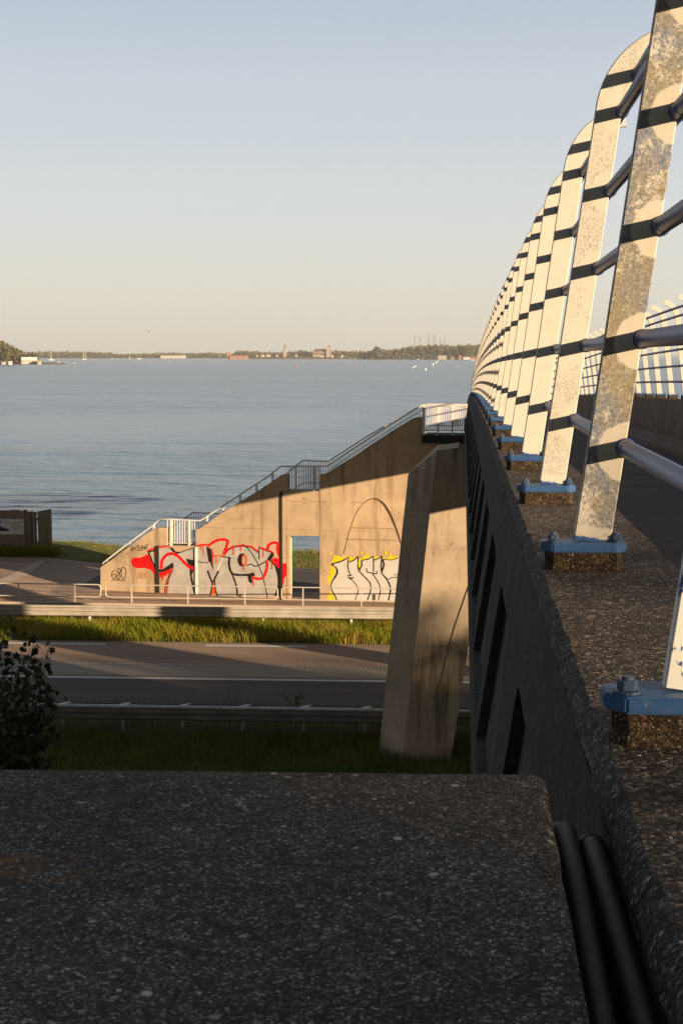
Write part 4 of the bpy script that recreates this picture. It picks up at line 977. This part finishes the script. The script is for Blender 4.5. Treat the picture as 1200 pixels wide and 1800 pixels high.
for L in ([(0, 208), (36, 208), (36, 216), (0, 216)], [(18, 217), (27, 217), (27, 245), (18, 245)], [(56, 208), (63, 208), (63, 240), (56, 240)], [(72, 208), (80, 208), (80, 240), (72, 240)]): bpoly(mb, b6(L), .003, 0)
bpoly(mb, b6([(-200, 296), (-60, 270), (0, 268), (30, 276), (70, 292), (110, 300), (95, 320), (-200, 322)]), .003, 1); bpoly(mb, b6([(-120, 268), (-40, 258), (28, 268), (0, 274), (-100, 280)]), .005, 1)
for (x0, x1, y) in ((122, 240, 225), (135, 215, 245), (125, 242, 268), (140, 225, 288)): bpoly(mb, b6([(x0, y + 8), (x1, y - 6), (x1, y + 4), (x0, y + 18)]), .003, 2)
bpoly(mb, b6([(90, 330), (240, 318), (245, 345), (60, 346)]), .0045, 3)
o = mb.build('print', [M['banner_teal'], M['banner_navy'], M['banner_olive'], M['steel_galv']], bn, fix=False); o.location = -bl

# ------------------------------------------------------------------ trees and shrubs
def leaf_shape(kind):
    if kind == 'lobed': return [(0, 0), (.18, .10), (.42, .16), (.30, .38), (.50, .62), (.24, .68), (0, 1.0), (-.24, .68), (-.50, .62), (-.30, .38), (-.42, .16), (-.18, .10)]
    return [(0, 0), (.34, .35), (.26, .75), (0, 1), (-.26, .75), (-.34, .35)]
def leaves_mesh(name, pts, size, kind='simple', r=rng):
    sh = leaf_shape(kind); k = len(sh); n = len(pts); V = np.zeros((n, k, 3)); s2 = np.array(sh)
    for i, p_ in enumerate(pts):
        q = r.normal(size=3); q /= np.linalg.norm(q); h = r.normal(size=3) + np.array((0, 0, -.3)); h -= q*h.dot(q); h /= np.linalg.norm(h); c = np.cross(q, h)
        sz = size * r.uniform(.6, 1.35); cup = (np.abs(s2[:, 0]) * .5)
        V[i] = np.array(p_) + sz*(s2[:, :1]*c + s2[:, 1:]*h - cup[:, None]*q*.5)
    me = bpy.data.meshes.new(name); me.vertices.add(n*k); me.vertices.foreach_set('co', V.ravel())
    me.loops.add(n*k); me.loops.foreach_set('vertex_index', np.arange(n*k, dtype=np.int32)); me.polygons.add(n)
    me.polygons.foreach_set('loop_start', np.arange(0, n*k, k, dtype=np.int32)); me.polygons.foreach_set('loop_total', np.full(n, k, dtype=np.int32)); me.update(calc_edges=True); me.validate(); return me
def crown_pts(n, centre, rad, clumps=26, r=rng, spread=.30):
    out = []; cs = []
    for _ in range(clumps):
        d = r.normal(size=3); d /= np.linalg.norm(d); cs.append(np.array(centre) + d*np.array(rad)*r.uniform(.35, .88)**.7)
    for _ in range(n):
        c = cs[r.integers(len(cs))]; d = r.normal(size=3); d /= np.linalg.norm(d)
        out.append(c + d*np.array(rad)*spread*r.uniform(.5, 1.15))
    return out, cs
def tree(name, label, cat, loc, H, rad, n, size, leaf='leaf_tree', trunk_r=.2, group=None, kind='simple', clumps=26, base=.22, spread=.3):
    root = empty(name, loc); tag(root, label, cat, group)
    cz = H - rad[2]; pts, cs = crown_pts(n, (0, 0, cz), rad, clumps, spread=spread)
    mb = MB(); mb.tube([(0, 0, -.2), (.05, .03, H*base), (0, .1, H*.6), (.1, 0, H*.9)], [trunk_r, trunk_r*.8, trunk_r*.45, trunk_r*.1], 8)
    for c in cs[:12]:
        z0 = max(H*.18, c[2]*.6); mb.tube([(0.02, 0.05, z0), (c[0]*.5, c[1]*.5, (z0 + c[2])/2 + .1), tuple(c)], [trunk_r*.4, trunk_r*.22, trunk_r*.06], 5)
    mb.build('trunk', M['bark'], root, smooth=True); me = leaves_mesh('crown', pts, size, kind); link('crown', me, M[leaf], root); return root
# the dark bush whose top reaches into the picture at lower left
bc = onZ(15, 1320, 0); TB = 17.0
cpos = onY(6, 1240, TB)
root = empty('leafy_shrub', (cpos.x - .25, TB, 0)); tag(root, 'dark leafy shrub with pointed leaves rising at the lower left edge', 'shrub')
tops = [((22, 1092), .9), ((75, 1108), .8), ((98, 1135), .6), ((85, 1160), .9), ((108, 1212), .55), ((60, 1190), 1.2), ((30, 1150), 1.2), ((10, 1210), 1.6), ((40, 1240), 1.5), ((75, 1235), .9), ((15, 1290), 1.9), ((50, 1300), 1.2), ((-30, 1180), 1.8), ((-40, 1260), 2), ((30, 1345), 1.8), ((-20, 1360), 2.2), ((70, 1350), 1.0), ((100, 1205), .5), ((50, 1340), 1.4), ((-70, 1300), 2.2), ((5, 1130), .8), ((45, 1205), 1.3), ((20, 1250), 1.6), ((60, 1275), 1.1), ((0, 1320), 1.8), ((90, 1330), .8)]
mb = MB(); lp = []; rr2 = np.random.default_rng(3); base = Vector((0, 0, 0))
for (xy, wgt) in tops:
    tip = onY(xy[0] * .92 - 4, xy[1] + 3, TB + rr2.uniform(-.7, .7)) - root.location; st_ = Vector((tip.x*.25 - .15, tip.y*.3, max(.3, tip.z - 2.2)))
    mid = (tip + st_)/2 + Vector((rr2.normal()*.1, rr2.normal()*.1, -.05))
    mb.tube([base + Vector((0, 0, -.1)), st_, mid, tip], [.05, .022, .012, .004], 5)
    for k in range(int(88*wgt)):
        t = rr2.uniform(.15, 1)**.6; q = st_.lerp(mid, t*2) if t < .5 else mid.lerp(tip, t*2-1); sp = (.07 + .26*(1-t)) * (1 if wgt < 1 else 1.2)
        lp.append((q.x + rr2.normal()*sp, q.y + rr2.normal()*sp, q.z + rr2.normal()*sp*.8))
for k in range(4200): zq = rr2.uniform(1.5, 5.6); lp.append((rr2.normal()*.38*(1 - .10*(zq - 1.5)) - .25, rr2.normal()*.5, zq))
mb.build('stems', M['bark'], root, smooth=True); link('foliage', leaves_mesh('foliage', lp, .088, 'lobed', rr2), M['leaf'], root)
# low weeds: a small plant by the near guard rail
wr = empty('weed_plant', onZ(518, 1246, 0) - Vector((0, .9, 0))); tag(wr, 'small upright green weed growing behind the double guard rail', 'plant')
mb = MB(); lp = []
for k in range(5):
    tx, ty, tz = rng.normal()*.18, rng.normal()*.08, rng.uniform(.35, .75); mb.tube([(0, .9, 0), (tx*.5, .9 + ty, tz*.5), (tx, .9 + ty, tz)], [.012, .01, .004], 5)
    for q in range(16): t = rng.uniform(.3, 1); lp.append((tx*t + rng.normal()*.03, .9 + ty*t + rng.normal()*.03, tz*t))
mb.build('stems', M['stem'], wr); link('leaves', leaves_mesh('leaves', lp, .06), M['leaf_tree'], wr)
# unseen trees added right of and behind the viewpoint to shade bridge end and road
def shade_tree(i, x, y, H, rx, lab): return tree('broadleaf_tree', lab, 'tree', (x, y, 0), H, (rx, rx, H*.36), 5200, .75, 'leaf_tree', .35, 'trees right of the footbridge', clumps=44, spread=.34)
labs = ['tallest broadleaf tree of the clump behind the near end of the bridge', 'broad tree second in the clump behind the bridge end', 'broad tree third in the clump behind the bridge end', 'round tree at the road end of the clump']
for i, (x, y, H, rx) in enumerate(((36, -30, 18.0, 6.5), (39, -22, 18.1, 6.0), (36, -16.5, 17.0, 5.0), (44, -36, 19.3, 7))): shade_tree(i, x, y, H, rx, labs[i])
for i, (x, y, H, rx, lab) in enumerate(((24, -4, 12.6, 4.2, 'lower tree in front of the tall clump'), (21, 3, 11.6, 3.8, 'lower tree right of the near bridge end'), (17, 9.5, 10.8, 3.6, 'small tree closest to the bridge, right of its near end'), (28, -10, 13.5, 4.2, 'middling tree between the tall clump and the low ones'))): shade_tree(9 + i, x, y, H, rx, lab)  # unseen, added to shade the shrub and the near bridge end
names = ['nearest to the bridge', 'second from the bridge', 'third from the bridge', 'fourth from the bridge', 'fifth from the bridge', 'sixth from the bridge', 'fourth from the far end', 'third from the far end', 'second from the far end', 'at the far end']
for i in range(10):  # unseen row added to shade pier foot, near grass and road
    tree('hedgerow_tree', 'tall dense tree in the long row right of the bridge, ' + names[i], 'tree', (48 + 5.4*i, -10 + rng.uniform(-.8, .8), 0), 19.3 + rng.uniform(-.35, .35), (4.6, 3.6, 7.8), 4200, .8, 'leaf_tree', .3, 'trees in the long row', clumps=46, spread=.36)

# ------------------------------------------------------------------ far shore
def far_pt(x, y): return onZ(x, y, WZ)
def dist_for(y, x=420): return far_pt(x, y)
def at_far(x, D):
    d = ray(x, 640); d = Vector((d.x, d.y, 0)); d.normalize(); return Vector((d.x*D, d.y*D, WZ))
def pxm(D): return D/2515.0
def shore(name, prof, D, depth, m='land_far'):
    """low land with its edge along a bearing range; prof: (x px, height px)"""
    mb = MB(); vs = []; s = pxm(D)
    for (x, h) in prof:
        a = at_far(x, D); b = at_far(x, D + depth*.15); c = at_far(x, D + depth)
        vs += [(a.x, a.y, WZ - .3), (b.x, b.y, WZ + h*s), (c.x, c.y, WZ + h*s*1.0), (c.x, c.y, WZ - 1)]
    n = len(prof); mb.add(vs, [(i*4+k, i*4+k+1, (i+1)*4+k+1, (i+1)*4+k) for i in range(n-1) for k in range(3)]); o = mb.build(name, M[m]); tag(o, kind='structure'); return o
D1, D2, D3, D4 = 1650, 4300, 3500, 3250
shore('far_shore', [(-300, 1), (-80, 3), (60, 2), (118, .4)], D1, 260)
shore('far_shore', [(-200, 1.2), (100, 1.5), (230, 1.4), (330, 1.4), (420, 1.2), (520, 1)], D2, 900)
shore('far_shore', [(400, .6), (440, 3.8), (480, 4.5), (540, 4.3), (600, 4), (660, 3.4), (700, 1.2)], D3, 700)
shore('far_shore', [(630, .4), (660, .9), (760, 1.2), (860, 1.2), (960, .8)], D4, 900)
def wood_stuff(name, label, prof, D, depth, n, size, floor=0):
    pts = []; s = pxm(D); xs_ = [q[0] for q in prof]; hs = [q[1] for q in prof]
    for _ in range(n):
        x = rng.uniform(xs_[0], xs_[-1]); u = rng.uniform(0, 1); h = np.interp(x, xs_, hs)
        h *= (1 + .22*noise.noise(Vector((x*.16, u*2, D*.01))) + .16*noise.noise(Vector((x*.5, u*5, 2))))
        q = at_far(x, D + depth*u); z = WZ + (floor + (h - floor)*rng.uniform(0, 1)**.6)*s; pts.append((q.x, q.y, z))
    o = link(name, leaves_mesh(name, pts, size), M['leaf_far']); tag(o, label, 'wood', None, 'stuff'); return o
wood_stuff('far_wood', 'long dark wood along the right part of the far shore', [(630, 7), (650, 13), (680, 15), (706, 18), (730, 21), (760, 23), (800, 22), (830, 24), (900, 21), (980, 19)], D4 + 25, 120, 17000, 4.6, .5)
wood_stuff('far_wood', 'thin pale line of woods on the farthest shore', [(60, 9.5), (120, 10), (150, 9.5), (200, 8), (215, 5), (260, 6.5), (300, 8), (340, 7.5), (380, 8), (402, 6), (420, 5)], D2 + 60, 160, 9000, 5.2, 1.2)
wood_stuff('far_wood', 'trees around the village houses on the far shore', [(410, 9), (425, 13), (440, 12), (460, 10.5), (490, 9), (515, 12), (530, 13.5), (550, 10), (580, 11), (600, 13), (620, 12), (642, 11)], D3 + 120, 160, 8000, 4.2, 3.5)
wood_stuff('headland_bushes', 'olive bushes and low trees massed along the left headland', [(-120, 26), (-40, 27), (0, 24), (25, 20), (40, 17), (52, 14), (62, 13), (68, 5)], D1 + 70, 60, 7000, 2.6, 1.5)
def far_tree(label, x, base_y, h, wpx, D, n=1500):
    s = pxm(D); q = at_far(x, D); r_ = wpx*s/2
    return tree('lakeside_tree', label, 'tree', (q.x, q.y, WZ + 1), h*s, (r_, r_, h*s*.40), n, max(.9, h*s*.10), 'leaf_far', h*s*.03, 'trees on the left headland', clumps=18, spread=.36)
for (x, h, wd, dd, lab) in ((-22, 36, 34, 40, 'big round tree at the very left of the headland'), (5, 36, 34, 30, 'tallest round tree on the left headland'), (20, 30, 24, 60, 'round tree right of the tallest one on the headland'), (34, 24, 22, 130, 'pale tree behind the white roofed pavilion'), (48, 20, 20, 110, 'low tree left of the pavilion roof'), (60, 19, 12, 60, 'small dark tree at the tip of the headland'), (-60, 34, 40, 50, 'broad tree beyond the left frame edge')):
    far_tree(lab, x, 638, h, wd, D1 + dd)
far_tree('single rounded tree rising above the wood on the far shore', 664, 630, 22, 18, D4 + 10, 600)['group'] = 'trees on the far shore'
far_tree('bushy tree at the right end of the far wood', 822, 630, 22, 22, D4 + 10, 600)['group'] = 'trees on the far shore'
def house(name, label, cat, x, D, wpx, hpx, rpx, wall, roof, group=None, base=0, depth=10, windows=3, chimney=False):
    s = pxm(D); q = at_far(x, D); w_, h, r_ = wpx*s, hpx*s, rpx*s; root = empty(name, (q.x, q.y, WZ + base*s)); tag(root, label, cat, group)
    root.rotation_euler = (0, 0, math.atan2(q.y, q.x) - math.pi/2)
    mb = MB(); mb.box((-w_/2, 0, -2), (w_/2, depth, h)); mb.build('wall', M[wall], root)
    mb = MB(); e = .3
    mb.add([(-w_/2-e, -e, h), (w_/2+e, -e, h), (w_/2+e, depth+e, h), (-w_/2-e, depth+e, h), (-w_/2-e, depth/2, h+r_), (w_/2+e, depth/2, h+r_)], [(0, 1, 5, 4), (2, 3, 4, 5), (0, 4, 3), (1, 2, 5), (0, 3, 2, 1)]); rf = mb.build('roof', M[roof], root)
    if chimney: mb = MB(); mb.box((w_*.25, depth*.4, h + r_*.5), (w_*.25+1.2, depth*.55, h + r_ + 1.5)); mb.build('chimney', M['brick_far'], rf)
    for k in range(windows):
        x0 = -w_/2 + w_*(k+.3)/windows; mb = MB(); mb.box((x0, -.08, h*.35), (x0 + w_*.35/windows, -.01, h*.75)); mb.build('window', M['glass_far'], root)
    return root
house('beach_pavilion', 'white roofed beach pavilion in front of the headland trees', 'building', 52, D1 + 20, 26, 4.5, 5, 'plaster_far', 'hull_white', base=3, windows=5)
house('beach_hut', 'small cream hut at the right end of the pavilion', 'hut', 70, D1 + 8, 6, 4, 2, 'plaster_far', 'plaster_far', 'huts on the headland beach', base=1.5, windows=1)
house('beach_hut', 'small cream hut left on the headland beach', 'hut', 7, D1 + 5, 7, 3, 1, 'plaster_far', 'plaster_far', 'huts on the headland beach', base=1, windows=1)
house('beach_hut', 'pale hut between the left hut and the red boats', 'hut', 19, D1 + 5, 6, 4, 1, 'hull_white', 'plaster_far', 'huts on the headland beach', base=1, windows=1)
house('long_building', 'long low white building on the farthest shore', 'building', 305, D2 - 20, 44, 3.4, 1.6, 'plaster_far', 'plaster_far', base=.5, windows=14, depth=20)
house('quay_warehouse', 'long orange brick quay building left of the village', 'building', 420, D3 - 30, 32, 3.6, 2.2, 'brick_far', 'brick_far', base=.5, windows=8)
house('tall_house', 'narrow orange brick house with steep roof at the quay end', 'house', 402, D3 - 25, 6, 8, 4, 'brick_far', 'brick_far', base=.5, windows=1)
for (x, wd, b, lab) in ((452, 3, 5, 'tiny white house left of the white pair'), (462, 7, 5, 'white house with pale roof in the village'), (472, 8, 5.5, 'larger white house left of the church spire'), (487, 4, 5.5, 'small pale house right of the white pair'), (521, 4, 5.5, 'small pale house right of the church spire'), (566, 6, 4.5, 'low cream house below the big church'), (584, 5, 4.2, 'white gabled house right of the big church'), (601, 5, 4.2, 'white gabled house farthest right in the village')):
    house('village_house', lab, 'house', x, D3 + 60, wd*.9, 2.1, 2.0, 'plaster_far', 'roof_far', 'white houses of the village', base=b, windows=1)
# village church spire
q = at_far(500.5, D3 + 80); s = pxm(D3 + 80); root = empty('church_spire', (q.x, q.y, WZ + 5*s)); tag(root, 'slim pointed church spire above the village trees', 'church tower')
mb = MB(); mb.box((-2.6*s/1, 0, -4), (2.6*s, 5.2*s, 8*s)); mb.build('tower', M['stone_far'], root)
mb = MB(); mb.tube([(0, 2.6*s, 8*s), (0, 2.6*s, 12*s)], [1.9*s, 1.5*s], 8); mb.build('lantern', M['stone_far'], root)
mb = MB(); mb.tube([(0, 2.6*s, 12*s), (0, 2.6*s, 14*s), (0, 2.6*s, 25*s)], [1.7*s, 1.2*s, .1*s], 8); mb.build('spire', M['roof_far'], root)
q = at_far(568, D3 + 90); s = pxm(D3 + 90); root = empty('great_church', (q.x, q.y, WZ + 4*s)); tag(root, 'massive old church with long dark roof and blunt square tower', 'church')
mb = MB(); mb.box((-18*s, 0, -4), (5.5*s, 14*s, 9*s)); mb.build('nave_wall', M['stone_far'], root)
mb = MB(); mb.add([(-18.5*s, -1, 9*s), (6*s, -1, 9*s), (6*s, 14*s+1, 9*s), (-18.5*s, 14*s+1, 9*s), (-15*s, 7*s, 13.5*s), (6*s, 7*s, 13.5*s)], [(0, 1, 5, 4), (2, 3, 4, 5), (0, 4, 3), (1, 2, 5), (0, 3, 2, 1)]); mb.build('roof', M['roof_far'], root)
for k in range(5): mb = MB(); x0 = (-16 + 4.2*k)*s; mb.box((x0, -.3, 3*s), (x0 + 1.5*s, -.02, 7.5*s)); mb.build('window', M['glass_far'], root)
mb = MB(); mb.box((6.1*s, -2*s, -4), (13.5*s, 6*s, 17*s)); 
for (a, b) in ((5.6, -2.5), (12.6, -2.5)): mb.box((a*s, b*s, -4), ((a + 1.4)*s, (b + .45)*s, 14*s))
t_ = mb.build('tower', M['stone_far'], root)
mb = MB(); mb.add([(6.6*s, -1.5*s, 17*s), (13*s, -1.5*s, 17*s), (13*s, 5.5*s, 17*s), (6.6*s, 5.5*s, 17*s), (9.8*s, 2*s, 20*s)], [(0, 1, 4), (1, 2, 4), (2, 3, 4), (3, 0, 4)]); mb.build('cap_roof', M['roof_far'], t_)
house('waterside_house', 'long pale roofed house at the foot of the far wood', 'house', 777, D4 - 8, 15, 3, 3, 'plaster_far', 'plaster_far', base=.8, windows=4)
for (x, wd, lab) in ((795, 6, 'low brick shed right of the pale roofed house'), (808, 5, 'narrow brick house with tall roof near the bridge'), (820, 12, 'low white boathouse beside the bridge'), (832, 8, 'brick house farthest right by the bridge')):
    house('waterside_house', lab, 'house', x, D4 - 6, wd, 3, 3.2 if x == 808 else 1.5, 'hull_white' if x == 820 else 'brick_far', 'brick_far', 'houses at the foot of the far wood', base=.6, windows=2)
for (x, y0, y1, lab) in ((728.5, 612, 594, 'faint thin lattice mast farthest left'), (737, 612, 598, 'faintest short lattice mast'), (752.5, 612, 592, 'first of the two tall lattice masts'), (760.8, 612, 592, 'second of the two tall lattice masts, thicker'), (764.5, 612, 592, 'narrow mast close to the thick one'), (773, 612, 600, 'short faint mast right of the tall ones'), (780, 612, 600, 'short faint mast farthest right')):
    D = 7200; s = pxm(D); q = at_far(x, D); H = (632 - y1)*s; hw = (1.0 if x in (752.5, 760.8) else .55)*s
    mb = MB()
    for sx in (-1, 1):
        for sy in (-1, 1): mb.bar((sx*hw, sy*hw, 0), (sx*hw, sy*hw, H), 1.4)
    for k in range(14):
        z0, z1 = H*k/14, H*(k+1)/14
        for (ax, ay, bx, by) in ((-1, -1, 1, -1), (1, -1, 1, 1), (1, 1, -1, 1), (-1, 1, -1, -1)): mb.bar((ax*hw, ay*hw, z0), (bx*hw, by*hw, z1), .9)
    o = mb.build('lattice_mast', M['pole_far'], loc=(q.x, q.y, WZ)); tag(o, lab, 'mast', 'masts beyond the far wood')
# boats, buoys, kayaks, bird
def hullmesh(L, B, Hh):
    mb = MB(); secs = []
    for i in range(9):
        t = i/8; x = -L/2 + L*t; b = B/2*min(1, 1.25*math.sin(math.pi*min(.98, .28 + .72*t))**.8) if t < 1 else .02
        zt = Hh*(1 + .25*t*t); secs += [(x, -b, zt), (x, -b*.7, Hh*.25), (x, 0, 0), (x, b*.7, Hh*.25), (x, b, zt)]
    mb.add(secs, [(i*5+k, i*5+k+1, (i+1)*5+k+1, (i+1)*5+k) for i in range(8) for k in range(4)] + [(i*5+4, i*5, (i+1)*5, (i+1)*5+4) for i in range(8)] + [(0, 4, 3, 2, 1)]); return mb
def boat(label, x, y, wpx, mastpx=0, cabin=True, group='boats on the lake', hull='hull_white', ang=0):
    q = far_pt(x, y); D = math.hypot(q.x, q.y); s = pxm(D); L = wpx*s; root = empty('sail_boat' if mastpx else 'motor_boat', (q.x, q.y, WZ - .1)); tag(root, label, 'boat', group); root.rotation_euler = (0, 0, ang)
    hullmesh(L, L*.3, L*.14).build('hull', M[hull], root)
    if cabin: mb = MB(); mb.box((-L*.22, -L*.09, L*.13), (L*.14, L*.09, L*.27)); mb.build('cabin', M['hull_white'], root, bevel=L*.02)
    if mastpx: mb = MB(); mb.tube([(L*.05, 0, L*.13), (L*.05, 0, mastpx*s)], [max(.12, .35*s), max(.08, .25*s)], 6); mb.bar((L*.05, 0, L*.35), (-L*.35, 0, L*.36), .25*s); mb.build('mast', M['hull_white'], root)
boat('white sailing boat with tall mast moored off the headland tip', 90, 633.5, 9, 15, ang=.2)
boat('left one of two sailing boats close together', 147, 632.5, 4, 12, ang=1.0); boat('right one of two sailing boats close together', 151, 632, 4, 13, ang=.9)
boat('small white boat left of the white cruiser', 197, 631, 4); boat('thin masted boat left of the white cruiser', 228, 631.2, 2.5, 6); boat('white motor cruiser on the far water', 244, 631.5, 8.5)
boat('white sailing boat beside the orange quay building', 386, 630.8, 6, 8); boat('dark barge moored at the quay', 441, 631, 11, 0, False, hull='hull_dark')
boat('tiny white boat below the big church', 590, 631.5, 3); boat('white boat before the village shore', 623, 631.5, 3); boat('white boat before the far wood', 734, 632.2, 4.5); boat('tiny red brown boat before the wood', 686, 633, 3, 0, hull='brick_far'); boat('low white boat near the bridge', 830, 633.5, 6)
boat('blue covered boat at the headland tip', 82, 639.5, 8, 0, False, hull='cloth_blue', ang=.1); boat('brown moored boat right of the blue one', 104, 638.8, 9, 0, True, hull='brick_far'); boat('small open boat at the end of the moorings', 116, 639, 6, 0, True, hull='brick_far')
for i, (x, y, L) in enumerate(((26, 638, 7), (33, 637.5, 8), (40, 638.6, 8), (47, 638, 7), (51, 639.6, 5))):
    q = far_pt(x, y); s = pxm(math.hypot(q.x, q.y)); o = hullmesh(L*s, 3.0*s, 1.8*s).build('beached_dinghy', M['hull_white'] if i == 4 else M['cloth_red'], loc=(q.x, q.y, WZ + 1.2 + .8*s)); o.rotation_euler = (math.pi, 0, .15*i - .2)
    tag(o, ['red dinghy farthest left on the headland beach', 'red dinghy second from the left on the beach', 'red dinghy in the middle of the beach row', 'red dinghy at the right of the beach row', 'small white dinghy right of the red ones'][i], 'dinghy', 'dinghies lying on the headland beach')
def buoy(x, y, r, m, lab):
    q = far_pt(x, y); s = pxm(math.hypot(q.x, q.y)); R_ = r*s; mb = MB(); mb.tube([(0, 0, -.3*R_), (0, 0, .3*R_), (0, 0, .9*R_), (0, 0, 1.7*R_), (0, 0, 2.2*R_)], [R_*.8, R_, R_*.75, R_*.35, R_*.12], 10)
    o = mb.build('buoy', M[m], loc=(q.x, q.y, WZ), smooth=True); tag(o, lab, 'buoy', 'buoys on the lake')
for (x, y, r, m, lab) in ((503.5, 644, 1.2, 'buoy_red', 'pink buoy left of a second pink one'), (520, 643.5, 1.7, 'buoy_red', 'larger pink buoy below the church spire'), (585, 637, 1.2, 'buoy_red', 'pink buoy below the big church'), (615.5, 639, 1.1, 'buoy_red', 'faint pink buoy left of the red stick buoy'), (625, 642, 1.3, 'buoy_red', 'red buoy right of the faint pink one'), (725.5, 647, 1.6, 'buoy_white', 'white buoy left in the close pair'), (729.5, 645, 1.5, 'buoy_white', 'white buoy right in the close pair'), (747.5, 651, 2.0, 'buoy_white', 'nearest and largest white buoy'), (760, 642, 2.0, 'buoy_white', 'white buoy right of the largest'), (765.5, 638.5, 1.7, 'buoy_white', 'white buoy second farthest in the row'), (768.5, 636, 1.3, 'buoy_white', 'farthest white buoy of the row'), (805, 645, 1.0, 'buoy_white', 'tiny pale buoy near the bridge'), (300, 638, .8, 'buoy_white', 'tiny pale buoy alone in mid lake'), (132, 639, 1.0, 'buoy_white', 'tiny pale buoy right of the headland')):
    buoy(x, y, r, m, lab)
d = ray(262, 583).normalized(); c = CAM + d*230; mb = MB()
for sx in (-1, 1): mb.add([(0, .16, 0), (0, -.16, .02), (sx*.36, -.10, .10), (sx*.72, -.12, .06), (sx*.42, .12, .12), (0, .16, .03), (0, -.16, .05), (sx*.36, -.10, .12), (sx*.72, -.12, .07), (sx*.42, .12, .14)], [(0, 1, 2, 3, 4), (9, 8, 7, 6, 5), (0, 4, 9, 5), (1, 6, 7, 2), (2, 7, 8, 3), (3, 8, 9, 4)])
mb.tube([(0, -.36, .0), (0, -.2, .02), (0, 0, .02), (0, .22, .03), (0, .32, .04)], [.02, .07, .09, .06, .015], 8)
o = mb.build('bird', M['bird_dark'], loc=c); o.rotation_euler = (.15, -.25, .5); o.scale = (.52, .52, .52); tag(o, 'single dark gliding bird in the sky over the far shore', 'bird')

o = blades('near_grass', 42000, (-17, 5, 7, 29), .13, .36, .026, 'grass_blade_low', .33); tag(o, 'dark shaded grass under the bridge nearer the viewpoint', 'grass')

# ------------------------------------------------------------------ evening air over the lake
mb = MB(); mb.box((-9500, -500, -6), (9500, 9000, 150)); hz = mb.build('haze', None)
hm = bpy.data.materials.new('haze'); hm.use_nodes = True; hn = hm.node_tree; hn.nodes.remove(hn.nodes['Principled BSDF'])
pv = hn.nodes.new('ShaderNodeVolumePrincipled'); pv.inputs['Color'].default_value = (.92, .97, 1.0, 1); pv.inputs['Density'].default_value = 8e-5; pv.inputs['Anisotropy'].default_value = .1
hn.links.new(pv.outputs[0], hn.nodes['Material Output'].inputs['Volume']); hz.data.materials.append(hm); tag(hz, kind='stuff')
S.cycles.volume_bounces = 0
